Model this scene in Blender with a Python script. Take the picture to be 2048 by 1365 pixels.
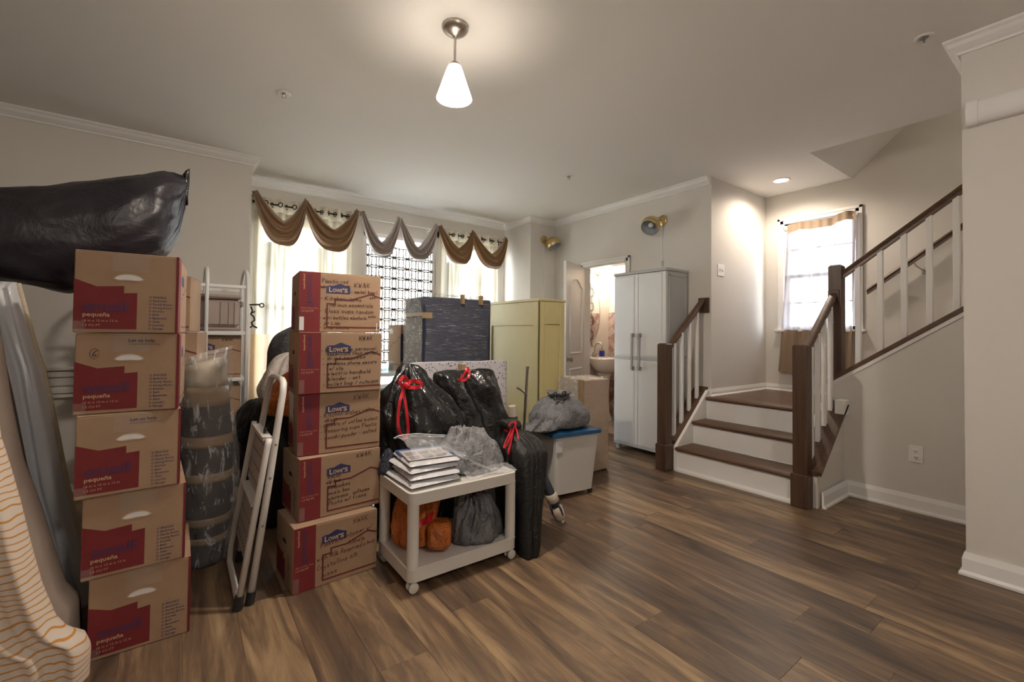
import bpy, bmesh, math, random
from mathutils import Vector, Matrix, noise
random.seed(7)
S = bpy.context.scene
COL = S.collection
for o in list(bpy.data.objects):
    bpy.data.objects.remove(o)
PI = math.pi
def rad(a): return a * PI / 180.0

# ------------------------------------------------------------------ camera
W_PX, H_PX = 2048, 1365
FPX, YAW, PIT, ROL, CYO, CAMH = 898.43, 0.9358, 0.0207, 0.0105, -32.53, 1.22
c_, s_ = math.cos(YAW), math.sin(YAW)
fw = Vector((c_, s_, 0)); rt = Vector((s_, -c_, 0)); up = Vector((0, 0, 1))
fw2 = fw * math.cos(PIT) + up * math.sin(PIT)
up2 = up * math.cos(PIT) - fw * math.sin(PIT)
rt3 = rt * math.cos(ROL) + up2 * math.sin(ROL)
up3 = up2 * math.cos(ROL) - rt * math.sin(ROL)
cam = bpy.data.objects.new('camera', bpy.data.cameras.new('camera'))
COL.objects.link(cam)
m = Matrix.Identity(4)
for i in range(3):
    m[i][0] = rt3[i]; m[i][1] = up3[i]; m[i][2] = -fw2[i]
m[2][3] = CAMH
cam.matrix_world = m
cam.data.sensor_width = 36.0
cam.data.lens = FPX / W_PX * 36.0
cam.data.shift_y = CYO / W_PX
cam.data.clip_start = 0.05
S.camera = cam

# ------------------------------------------------------------------ exposure, sky, lights
S.view_settings.view_transform = 'Standard'
S.view_settings.look = 'None'
S.view_settings.gamma = 1.0
S.view_settings.exposure = 2.36
S.view_settings.use_curve_mapping = False
S.cycles.use_denoising = True
S.cycles.max_bounces = 10
S.cycles.diffuse_bounces = 6
S.cycles.glossy_bounces = 4
S.cycles.transmission_bounces = 6
S.cycles.transparent_max_bounces = 16
S.cycles.sample_clamp_indirect = 6.0
S.cycles.caustics_reflective = False
S.cycles.caustics_refractive = False

world = bpy.data.worlds.new('sky'); S.world = world
world.use_nodes = True
nt = world.node_tree
for n in list(nt.nodes): nt.nodes.remove(n)
sky = nt.nodes.new('ShaderNodeTexSky')
sky.sky_type = 'NISHITA'
sky.sun_disc = False
sky.sun_elevation = rad(38); sky.sun_rotation = rad(200)
bg = nt.nodes.new('ShaderNodeBackground'); bg.inputs['Strength'].default_value = 1.25
wo = nt.nodes.new('ShaderNodeOutputWorld')
hs_ = nt.nodes.new('ShaderNodeHueSaturation'); hs_.inputs['Saturation'].default_value = 0.38
nt.links.new(sky.outputs[0], hs_.inputs['Color']); nt.links.new(hs_.outputs[0], bg.inputs[0]); nt.links.new(bg.outputs[0], wo.inputs[0])

def lamp(name, kind, loc, energy, color, size=0.1, direction=None, spot=None, size_y=None):
    l = bpy.data.lights.new(name, kind); l.energy = energy; l.color = color
    if kind == 'AREA':
        l.size = size
        if size_y: l.shape = 'RECTANGLE'; l.size_y = size_y
        else: l.shape = 'DISK'
    else: l.shadow_soft_size = size
    if spot: l.spot_size = rad(spot); l.spot_blend = 0.6
    o = bpy.data.objects.new(name, l); COL.objects.link(o); o.location = loc
    if direction: o.rotation_euler = Vector(direction).to_track_quat('-Z', 'Y').to_euler()
    return o
WARM = (1.0, 0.87, 0.74)
sun = lamp('sun', 'SUN', (-6, 12, 9), 9.0, (1.0, 0.96, 0.90), 0.01, (0.74, -0.13, -0.66)); sun.data.angle = rad(0.6)
lamp('pendant_bulb', 'POINT', (1.105, 2.02, 2.436), 20, WARM, 0.06)
lamp('recessed_bulb', 'SPOT', (4.84, 2.02, 2.77), 10, (1.0, 0.84, 0.68), 0.06, (0, 0, -1), 165)
lamp('vanity_bulb', 'POINT', (4.90, 4.38, 2.02), 3, (1.0, 0.78, 0.56), 0.06)
lamp('rear_fill', 'POINT', (0.6, -1.3, 2.45), 12, (1.0, 0.91, 0.82), 0.12)  # added fill light behind the camera, stands for no known fixture
lamp('stairwell_fill', 'POINT', (4.85, -0.9, 4.2), 5, (1.0, 0.88, 0.75), 0.1)  # added unseen light up the stairwell, stands for no known fixture

# ------------------------------------------------------------------ material helpers
def _new(name):
    mt = bpy.data.materials.new(name); mt.use_nodes = True
    n = mt.node_tree; b = n.nodes['Principled BSDF']
    return mt, n, b
def _coord(n, scale=(1, 1, 1), kind='Object'):
    t = n.nodes.new('ShaderNodeTexCoord'); mp = n.nodes.new('ShaderNodeMapping')
    mp.inputs['Scale'].default_value = scale
    n.links.new(t.outputs[kind], mp.inputs[0]); return mp.outputs[0]
def _noise(n, vec, scale, detail=4, rough=0.55, dist=0.0):
    t = n.nodes.new('ShaderNodeTexNoise'); t.inputs['Scale'].default_value = scale
    t.inputs['Detail'].default_value = detail; t.inputs['Roughness'].default_value = rough
    t.inputs['Distortion'].default_value = dist
    n.links.new(vec, t.inputs['Vector']); return t.outputs[0]
def _ramp(n, fac, stops):
    r = n.nodes.new('ShaderNodeValToRGB'); e = r.color_ramp.elements
    while len(e) > 1: e.remove(e[-1])
    e[0].position = stops[0][0]; e[0].color = (*stops[0][1], 1)
    for p, c in stops[1:]:
        x = e.new(p); x.color = (*c, 1)
    n.links.new(fac, r.inputs[0]); return r.outputs[0]
def _bump(n, b, height, strength, dist=0.01):
    bp = n.nodes.new('ShaderNodeBump'); bp.inputs['Strength'].default_value = strength
    bp.inputs['Distance'].default_value = dist
    n.links.new(height, bp.inputs['Height']); n.links.new(bp.outputs[0], b.inputs['Normal'])
def mat(name, col, rough=0.5, metal=0.0, var=0.0, vscale=8.0, bump=0.0, bscale=60.0, stretch=(1, 1, 1),
        spec=0.5, trans=0.0, emit=None, estr=0.0, coat=0.0, sheen=0.0, dist=0.01):
    mt, n, b = _new(name)
    b.inputs['Base Color'].default_value = (*col, 1); b.inputs['Roughness'].default_value = rough
    b.inputs['Metallic'].default_value = metal; b.inputs['Specular IOR Level'].default_value = spec
    b.inputs['Transmission Weight'].default_value = trans; b.inputs['Coat Weight'].default_value = coat
    b.inputs['Sheen Weight'].default_value = sheen
    if emit: b.inputs['Emission Color'].default_value = (*emit, 1); b.inputs['Emission Strength'].default_value = estr
    if var or bump: v = _coord(n, stretch)
    if var:
        f = _noise(n, v, vscale)
        lo = tuple(max(0, x * (1 - var)) for x in col); hi = tuple(min(1, x * (1 + var)) for x in col)
        n.links.new(_ramp(n, f, [(0.3, lo), (0.7, hi)]), b.inputs['Base Color'])
    if bump: _bump(n, b, _noise(n, v, bscale, 5, 0.6), bump, dist)
    return mt
def mat_crinkle(name, col, rough=0.28, strength=0.7, scale=14, var=0.3, spec=0.6, trans=0.0, alpha=1.0):
    """thin crumpled plastic: sharp ridged creases"""
    mt, n, b = _new(name)
    b.inputs['Base Color'].default_value = (*col, 1); b.inputs['Roughness'].default_value = rough
    b.inputs['Specular IOR Level'].default_value = spec
    v = _coord(n)
    a = _noise(n, v, scale, 3, 0.6, 1.2); d = _noise(n, v, scale * 3.1, 4, 0.6, 0.8)
    def ridge(x):
        s = n.nodes.new('ShaderNodeMath'); s.operation = 'SUBTRACT'; s.inputs[1].default_value = 0.5
        k = n.nodes.new('ShaderNodeMath'); k.operation = 'ABSOLUTE'
        n.links.new(x, s.inputs[0]); n.links.new(s.outputs[0], k.inputs[0]); return k.outputs[0]
    ra, rd = ridge(a), ridge(d)
    ad = n.nodes.new('ShaderNodeMath'); ad.operation = 'MULTIPLY_ADD'; ad.inputs[1].default_value = 0.35
    n.links.new(rd, ad.inputs[0]); n.links.new(ra, ad.inputs[2])
    _bump(n, b, ad.outputs[0], strength, 0.05)
    if var:
        n.links.new(_ramp(n, a, [(0.3, tuple(x * (1 - var) for x in col)), (0.7, tuple(min(1, x * (1 + var)) for x in col))]), b.inputs['Base Color'])
    if alpha < 1: b.inputs['Alpha'].default_value = alpha
    return mt
def mat_wood(name, dark, light, axis='z', rough=0.4, scale=18.0, rnd=False):
    mt, n, b = _new(name)
    st = {'x': (0.06, 1, 1), 'y': (1, 0.06, 1), 'z': (1, 1, 0.06)}[axis]
    v = _coord(n, st)
    if rnd:
        oi = n.nodes.new('ShaderNodeObjectInfo'); ml = n.nodes.new('ShaderNodeVectorMath'); ml.operation = 'MULTIPLY_ADD'
        cb = n.nodes.new('ShaderNodeCombineXYZ')
        for i in range(3): n.links.new(oi.outputs['Random'], cb.inputs[i])
        ml.inputs[1].default_value = (37.0, 19.0, 53.0)
        n.links.new(cb.outputs[0], ml.inputs[0]); n.links.new(v, ml.inputs[2]); v = ml.outputs[0]
    f = _noise(n, v, scale, 6, 0.65, 0.5)
    mid = tuple((a + c) / 2 for a, c in zip(dark, light))
    n.links.new(_ramp(n, f, [(0.28, dark), (0.5, mid), (0.72, light)]), b.inputs['Base Color'])
    b.inputs['Roughness'].default_value = rough
    _bump(n, b, f, 0.12, 0.004)
    return mt
def mat_plank(name):
    mt, n, b = _new(name)
    oi = n.nodes.new('ShaderNodeObjectInfo')
    cb = n.nodes.new('ShaderNodeCombineXYZ')
    for i in range(3): n.links.new(oi.outputs['Random'], cb.inputs[i])
    def off(v, k):
        ml = n.nodes.new('ShaderNodeVectorMath'); ml.operation = 'MULTIPLY_ADD'; ml.inputs[1].default_value = k
        n.links.new(cb.outputs[0], ml.inputs[0]); n.links.new(v, ml.inputs[2]); return ml.outputs[0]
    v1 = off(_coord(n, (1.0, 0.13, 1)), (91.0, 37.0, 11.0)); v2 = off(_coord(n, (1.0, 0.035, 1)), (17.0, 71.0, 5.0))
    broad = _noise(n, v1, 9.5, 4, 0.62, 1.2)
    fine = _noise(n, v2, 60, 5, 0.7, 0.2)
    mx = n.nodes.new('ShaderNodeMath'); mx.operation = 'MULTIPLY_ADD'; mx.inputs[1].default_value = 0.30
    n.links.new(fine, mx.inputs[0]); n.links.new(broad, mx.inputs[2])
    sh = n.nodes.new('ShaderNodeMath'); sh.operation = 'MULTIPLY_ADD'; sh.inputs[1].default_value = 0.20; sh.inputs[2].default_value = -0.25
    n.links.new(oi.outputs['Random'], sh.inputs[0])
    ad = n.nodes.new('ShaderNodeMath'); ad.operation = 'ADD'
    n.links.new(mx.outputs[0], ad.inputs[0]); n.links.new(sh.outputs[0], ad.inputs[1])
    n.links.new(_ramp(n, ad.outputs[0], [(0.24, (0.045, 0.030, 0.021)), (0.38, (0.098, 0.062, 0.040)), (0.50, (0.150, 0.096, 0.058)), (0.62, (0.250, 0.165, 0.092)), (0.76, (0.35, 0.24, 0.135))]), b.inputs['Base Color'])
    b.inputs['Roughness'].default_value = 0.42
    _bump(n, b, fine, 0.10, 0.003)
    return mt
def mat_streak_wrap(name, tint=(0.85, 0.87, 0.9), amount=0.5, scale=9.0, stretch=(1, 1, 6), rough=0.15, rot=0.35, base=0.10):
    """clear stretch film: see-through, with white streaks painted for its creases and glints"""
    mt = bpy.data.materials.new(name); mt.use_nodes = True; n = mt.node_tree
    b = n.nodes['Principled BSDF']; out = n.nodes['Material Output']
    b.inputs['Base Color'].default_value = (*tint, 1); b.inputs['Roughness'].default_value = rough
    tc = n.nodes.new('ShaderNodeTexCoord'); mp = n.nodes.new('ShaderNodeMapping')
    mp.inputs['Scale'].default_value = stretch; mp.inputs['Rotation'].default_value = (rot, rot, 0)
    n.links.new(tc.outputs['Object'], mp.inputs[0])
    f = _noise(n, mp.outputs[0], scale, 6, 0.7, 0.6)
    r = n.nodes.new('ShaderNodeMapRange'); r.inputs[1].default_value = 0.53; r.inputs[2].default_value = 0.76
    r.inputs[3].default_value = base; r.inputs[4].default_value = base + amount
    n.links.new(f, r.inputs[0])
    tr = n.nodes.new('ShaderNodeBsdfTransparent'); mx = n.nodes.new('ShaderNodeMixShader')
    n.links.new(r.outputs[0], mx.inputs[0]); n.links.new(tr.outputs[0], mx.inputs[1]); n.links.new(b.outputs[0], mx.inputs[2])
    n.links.new(mx.outputs[0], out.inputs[0])
    _bump(n, b, f, 0.5, 0.02)
    return mt
def mat_sheer(name, col, open_=0.35, translucent=0.6, streak=0.0):
    mt = bpy.data.materials.new(name); mt.use_nodes = True; n = mt.node_tree
    b = n.nodes['Principled BSDF']; out = n.nodes['Material Output']
    b.inputs['Base Color'].default_value = (*col, 1); b.inputs['Roughness'].default_value = 0.8
    tl = n.nodes.new('ShaderNodeBsdfTranslucent'); tl.inputs[0].default_value = (*col, 1)
    tr = n.nodes.new('ShaderNodeBsdfTransparent')
    m1 = n.nodes.new('ShaderNodeMixShader'); m1.inputs[0].default_value = translucent
    m2 = n.nodes.new('ShaderNodeMixShader'); m2.inputs[0].default_value = open_
    n.links.new(b.outputs[0], m1.inputs[1]); n.links.new(tl.outputs[0], m1.inputs[2])
    n.links.new(m1.outputs[0], m2.inputs[1]); n.links.new(tr.outputs[0], m2.inputs[2])
    n.links.new(m2.outputs[0], out.inputs[0])
    v = _coord(n, (1, 1, 1)); _bump(n, b, _noise(n, v, 300, 2), 0.1, 0.002)
    if streak:      # backlit fold shading put into the cloth colour as vertical noise streaks
        f = _noise(n, _coord(n, (1, 1, .05)), 13, 2, .5)
        cr = _ramp(n, f, [(0.38, tuple(x * (1 - streak) * k for x, k in zip(col, (1, .95, .82)))), (0.50, col), (0.66, tuple(min(1, x * (1 + streak * .6)) for x in col))])
        n.links.new(cr, tl.inputs[0]); n.links.new(cr, b.inputs['Base Color'])
    return mt
def mat_glass(name, tint=(0.95, 0.97, 0.97), refl=0.08):
    mt = bpy.data.materials.new(name); mt.use_nodes = True; n = mt.node_tree
    out = n.nodes['Material Output']; n.nodes.remove(n.nodes['Principled BSDF'])
    tr = n.nodes.new('ShaderNodeBsdfTransparent'); tr.inputs[0].default_value = (*tint, 1)
    gl = n.nodes.new('ShaderNodeBsdfGlossy'); gl.inputs['Roughness'].default_value = 0.02
    mx = n.nodes.new('ShaderNodeMixShader'); mx.inputs[0].default_value = refl
    n.links.new(tr.outputs[0], mx.inputs[1]); n.links.new(gl.outputs[0], mx.inputs[2]); n.links.new(mx.outputs[0], out.inputs[0])
    return mt
def mat_bands(name, c1, c2, axis, freq, width, wob=0.0, rough=0.8, phase=0.0):
    """woven stripes: c2 lines on c1"""
    mt, n, b = _new(name); b.inputs['Roughness'].default_value = rough
    v = _coord(n)
    sp = n.nodes.new('ShaderNodeSeparateXYZ'); n.links.new(v, sp.inputs[0])
    a = sp.outputs['XYZ'.index(axis)]
    if wob:
        nz = _noise(n, v, 5.0, 2); w = n.nodes.new('ShaderNodeMath'); w.operation = 'MULTIPLY_ADD'; w.inputs[1].default_value = wob
        n.links.new(nz, w.inputs[0]); n.links.new(a, w.inputs[2]); a = w.outputs[0]
    ml = n.nodes.new('ShaderNodeMath'); ml.operation = 'MULTIPLY'; ml.inputs[1].default_value = freq; n.links.new(a, ml.inputs[0])
    fr = n.nodes.new('ShaderNodeMath'); fr.operation = 'FRACT'; n.links.new(ml.outputs[0], fr.inputs[0])
    n.links.new(_ramp(n, fr.outputs[0], [(0, c2), (width, c2), (width + 0.06, c1), (0.94, c1), (1.0, c2)]), b.inputs['Base Color'])
    return mt
def mat_speckle(name, base, spots):
    mt, n, b = _new(name); b.inputs['Roughness'].default_value = 0.9
    v = _coord(n); vo = n.nodes.new('ShaderNodeTexVoronoi'); vo.inputs['Scale'].default_value = 46; n.links.new(v, vo.inputs[0])
    r1 = _ramp(n, vo.outputs['Distance'], [(0.0, spots[0]), (0.22, spots[0]), (0.30, base)])
    n.links.new(r1, b.inputs['Base Color']); _bump(n, b, _noise(n, v, 200, 3), 0.3, 0.004)
    return mt
def mat_diamond(name, colors, scale):
    """small diagonal wall tiles"""
    mt, n, b = _new(name); b.inputs['Roughness'].default_value = 0.25
    tc = n.nodes.new('ShaderNodeTexCoord'); mp = n.nodes.new('ShaderNodeMapping')
    n.links.new(tc.outputs['Object'], mp.inputs[0]); mp.inputs['Rotation'].default_value = (rad(45), rad(45), 0)
    mp.inputs['Scale'].default_value = (scale, scale, scale)
    vo = n.nodes.new('ShaderNodeTexVoronoi'); vo.distance = 'CHEBYCHEV'; vo.inputs['Randomness'].default_value = 0.0; vo.inputs['Scale'].default_value = 1.0
    n.links.new(mp.outputs[0], vo.inputs[0])
    bw = n.nodes.new('ShaderNodeSeparateColor'); n.links.new(vo.outputs['Color'], bw.inputs[0])
    n.links.new(_ramp(n, bw.outputs[0], [(0.0, colors[0]), (0.33, colors[1]), (0.66, colors[2]), (1.0, colors[0])]), b.inputs['Base Color'])
    return mt

M = {}
M['wall'] = mat('wall_paint', (0.66, 0.63, 0.585), 0.75, bump=0.04, bscale=220)
M['ceil'] = mat('ceiling_paint', (0.80, 0.785, 0.755), 0.85, bump=0.03, bscale=200)
M['trim'] = mat('white_trim_paint', (0.80, 0.79, 0.77), 0.35)
M['bathwall'] = mat('bathroom_paint', (0.74, 0.70, 0.65), 0.6)
M['plank'] = mat_plank('floor_plank_wood')
M['under'] = mat('floor_underlay', (0.05, 0.035, 0.025), 0.9)
M['stain_z'] = mat_wood('stained_oak_upright', (0.040, 0.020, 0.012), (0.115, 0.062, 0.036), 'z', 0.4, 30)
M['stain_x'] = mat_wood('stained_oak_run', (0.045, 0.022, 0.013), (0.135, 0.072, 0.042), 'x', 0.38, 30)
M['stain_y'] = mat_wood('stained_oak_cross', (0.055, 0.026, 0.015), (0.15, 0.078, 0.044), 'y', 0.36, 26)
M['card'] = mat('cardboard', (0.33, 0.215, 0.135), 0.85, var=0.10, vscale=5, bump=0.05, bscale=120)
M['card_in'] = mat('cardboard_edge', (0.47, 0.32, 0.20), 0.9)
M['red'] = mat('red_print', (0.165, 0.013, 0.016), 0.75, var=0.08, vscale=9)
M['navy'] = mat('navy_print', (0.028, 0.032, 0.105), 0.75)
M['navy_red'] = mat('dark_print_on_red', (0.085, 0.020, 0.065), 0.75)
M['tanprint'] = mat('tan_print', (0.52, 0.34, 0.21), 0.8)
M['ink_black'] = mat('black_marker', (0.02, 0.016, 0.015), 0.6)
M['ink_brown'] = mat('brown_marker', (0.085, 0.028, 0.018), 0.6)
M['ink_red'] = mat('dark_red_marker', (0.12, 0.018, 0.014), 0.6)
M['tape'] = mat('clear_packing_tape', (0.62, 0.56, 0.50), 0.14, bump=0.15, bscale=50); M['tape'].node_tree.nodes['Principled BSDF'].inputs['Alpha'].default_value = 0.16
M['holewhite'] = mat('white_packing_paper', (0.66, 0.66, 0.66), 0.9)
M['dark'] = mat('dark_void', (0.012, 0.01, 0.01), 0.9)
M['label'] = mat('white_label', (0.62, 0.64, 0.66), 0.4, bump=0.2, bscale=40)
M['blackbag'] = mat_crinkle('black_bin_liner', (0.012, 0.012, 0.013), 0.2, 0.35, 6, 0.2)
M['bigbag'] = mat_crinkle('black_contractor_bag', (0.016, 0.013, 0.019), 0.40, 0.22, 5, 0.15, 0.5)
M['blackmatt'] = mat_crinkle('black_matt_bag', (0.013, 0.013, 0.013), 0.5, 0.35, 10, 0.2, 0.35)
M['greybag'] = mat_crinkle('grey_bin_liner', (0.135, 0.135, 0.145), 0.34, 0.6, 12, 0.35)
M['greycloth'] = mat_crinkle('grey_sheet_plastic', (0.20, 0.20, 0.21), 0.45, 0.6, 14, 0.35)
M['darkgrey'] = mat_crinkle('charcoal_bag_fabric', (0.055, 0.055, 0.06), 0.6, 0.5, 12, 0.3, 0.3)
M['redtie'] = mat('red_drawstring', (0.55, 0.018, 0.030), 0.25, bump=0.3, bscale=60)
M['blackcord'] = mat('black_drawstring', (0.015, 0.015, 0.018), 0.4)
M['orange'] = mat_crinkle('orange_plastic_bag', (0.48, 0.125, 0.016), 0.25, 0.6, 13, 0.4)
M['whitebag'] = mat_crinkle('pale_plastic_bag', (0.50, 0.46, 0.42), 0.4, 0.4, 11, 0.12)
M['clearbag'] = mat_streak_wrap('clear_zip_bag', (0.8, 0.82, 0.85), 0.5, 16, (1, 1, 1), 0.12, 0.2, 0.25)
M['wrap'] = mat_streak_wrap('stretch_film', (0.75, 0.77, 0.80), 0.75, 11, (0.8, 0.8, 14), 0.2, 0.42, 0.06)
M['wrap_side'] = mat_streak_wrap('creased_stretch_film', (0.85, 0.87, 0.86), 0.75, 10, (2, 2, 5), 0.2, 0.5, 0.25)
M['wrap_roll'] = mat_streak_wrap('loose_stretch_film', (0.93, 0.95, 0.98), 0.9, 17, (1.6, 1.6, 0.5), 0.06, 0.15, 0.10)  # silver highlights on the roll painted as white streaks in the film
M['bluecab'] = mat('navy_furniture_cover', (0.018, 0.023, 0.056), 0.6, var=0.2, vscale=4)
M['kraft'] = mat('brown_packing_tape', (0.32, 0.225, 0.125), 0.35)
M['yellow'] = mat('pale_yellow_paint', (0.55, 0.48, 0.235), 0.42, var=0.03, vscale=3)
M['foam'] = mat_speckle('speckled_foam', (0.56, 0.54, 0.57), [(0.13, 0.12, 0.19)])
M['plasticwhite'] = mat('white_plastic', (0.66, 0.665, 0.66), 0.36)
M['plasticgrey'] = mat('grey_plastic', (0.44, 0.45, 0.455), 0.4)
M['handle'] = mat('grey_handle', (0.33, 0.32, 0.30), 0.4)
M['cart'] = mat('white_cart_enamel', (0.66, 0.64, 0.60), 0.38)
M['wheelgrey'] = mat('grey_caster', (0.42, 0.40, 0.39), 0.4)
M['rubber'] = mat('black_rubber', (0.015, 0.015, 0.016), 0.6)
M['ladder'] = mat('white_ladder_enamel', (0.66, 0.64, 0.61), 0.35)
M['ladderstep'] = mat('ladder_step', (0.50, 0.48, 0.47), 0.5, bump=0.2, bscale=160)
M['rackmetal'] = mat('white_rack_enamel', (0.68, 0.685, 0.68), 0.35)
M['taupe'] = mat('taupe_plastic', (0.33, 0.265, 0.235), 0.5)
M['rugdark'] = mat('dark_rug_backing', (0.045, 0.036, 0.034), 0.8, var=0.3, vscale=20)
M['toteblue'] = mat('blue_tote_lid', (0.020, 0.085, 0.19), 0.3)
M['toteclear'] = mat('frosted_tote', (0.58, 0.57, 0.54), 0.4)
M['totefill'] = mat('pale_tote_contents', (0.62, 0.61, 0.58), 0.7)
M['steel'] = mat('brushed_steel', (0.40, 0.37, 0.34), 0.35, 1.0)
M['nickel'] = mat('brushed_nickel', (0.50, 0.45, 0.40), 0.34, 1.0)
M['brass'] = mat('brushed_brass', (0.62, 0.48, 0.24), 0.32, 1.0)
M['sconcein'] = mat('sconce_inner_white', (0.46, 0.50, 0.54), 0.6)
M['iron'] = mat('black_iron', (0.018, 0.016, 0.014), 0.45, 0.6)
M['shade'] = mat('opal_glass_shade', (0.9, 0.86, 0.8), 0.3, emit=(1.0, 0.90, 0.78), estr=2.6)
_n = M['shade'].node_tree; _mx = _n.nodes.new('ShaderNodeMixShader'); _mx.inputs[0].default_value = 0.10
_n.links.new(_n.nodes['Principled BSDF'].outputs[0], _mx.inputs[1]); _n.links.new(_n.nodes.new('ShaderNodeBsdfTransparent').outputs[0], _mx.inputs[2]); _n.links.new(_mx.outputs[0], _n.nodes['Material Output'].inputs[0])
M['shade_in'] = mat('lit_shade_opening', (0.95, 0.92, 0.88), 0.3, emit=(1.0, 0.93, 0.84), estr=2.6)
M['led'] = mat('lit_downlight', (0.95, 0.95, 0.92), 0.4, emit=(1.0, 0.95, 0.86), estr=3.0)
M['goldfab'] = mat('bronze_satin', (0.27, 0.150, 0.062), 0.36, sheen=0.4, bump=0.08, bscale=300)
M['greyfab'] = mat('taupe_satin', (0.36, 0.31, 0.28), 0.34, sheen=0.3, bump=0.08, bscale=300)
M['sheer'] = mat_sheer('ivory_sheer', (0.47, 0.425, 0.335), 0.03, 0.36, 0.42)
M['sheerhead'] = mat_sheer('ivory_curtain_heading', (0.74, 0.68, 0.56), 0.02, 0.40)
M['tanband'] = mat_sheer('tan_curtain_band', (0.50, 0.36, 0.22), 0.03, 0.40)
M['tansheer'] = mat_sheer('tan_sheer', (0.27, 0.235, 0.24), 0.03, 0.5, 0.25)
M['tanhem'] = mat_sheer('tan_sheer_hem', (0.30, 0.215, 0.145), 0.0, 0.14)
M['glass'] = mat_glass('window_glass')
M['lattice'] = mat('white_lattice', (0.86, 0.86, 0.87), 0.5)
M['satin'] = mat('grey_satin_cover', (0.60, 0.61, 0.63), 0.24, sheen=0.3, bump=0.06, bscale=200)
M['navysatin'] = mat('dark_grey_satin_cover', (0.10, 0.10, 0.115), 0.45, bump=0.06, bscale=200)
M['beige'] = mat('beige_sheet', (0.62, 0.53, 0.46), 0.9, var=0.05, vscale=6, bump=0.1, bscale=300)
M['stripe'] = mat_bands('orange_striped_sheet', (0.66, 0.58, 0.50), (0.56, 0.25, 0.045), 'Z', 41.0, 0.14, 0.10)
M['piping'] = mat('tan_piping', (0.55, 0.45, 0.33), 0.8, bump=0.5, bscale=120)
M['mirror'] = mat('mirror_glass', (0.85, 0.85, 0.85), 0.02, 1.0)
M['china'] = mat('white_china', (0.75, 0.72, 0.69), 0.15)
M['tile'] = mat_diamond('bathroom_wall_tile', [(0.26, 0.13, 0.11), (0.58, 0.50, 0.46), (0.42, 0.28, 0.24)], 14.0)
M['bathfloor'] = mat('bathroom_floor', (0.36, 0.30, 0.26), 0.4)
M['soap'] = mat('blue_soap', (0.02, 0.035, 0.30), 0.15)
M['clearglass'] = mat_glass('clear_glass', (0.85, 0.9, 0.9), 0.15)
M['paper'] = mat('white_paper', (0.66, 0.66, 0.67), 0.5)
M['bindwhite'] = mat_crinkle('white_plastic_sleeve', (0.62, 0.625, 0.65), 0.3, 0.25, 9, 0.08)
M['flyer'] = mat('flyer_paper', (0.60, 0.585, 0.57), 0.4)
M['flyerblue'] = mat('flyer_blue', (0.06, 0.13, 0.34), 0.4)
M['flyerpic'] = mat('flyer_picture', (0.32, 0.30, 0.29), 0.5)
M['green'] = mat('lime_green', (0.30, 0.44, 0.05), 0.4)
M['umbrella'] = mat('umbrella_dark_cloth', (0.035, 0.038, 0.055), 0.6)
M['umbtan'] = mat('umbrella_pale_cloth', (0.50, 0.43, 0.35), 0.7)
M['housewall'] = mat_bands('grey_lap_siding', (0.36, 0.37, 0.39), (0.28, 0.29, 0.31), 'Z', 7.0, 0.08)
M['grass'] = mat('outdoor_paving', (0.46, 0.44, 0.40), 0.9, var=0.15, vscale=2)
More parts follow.
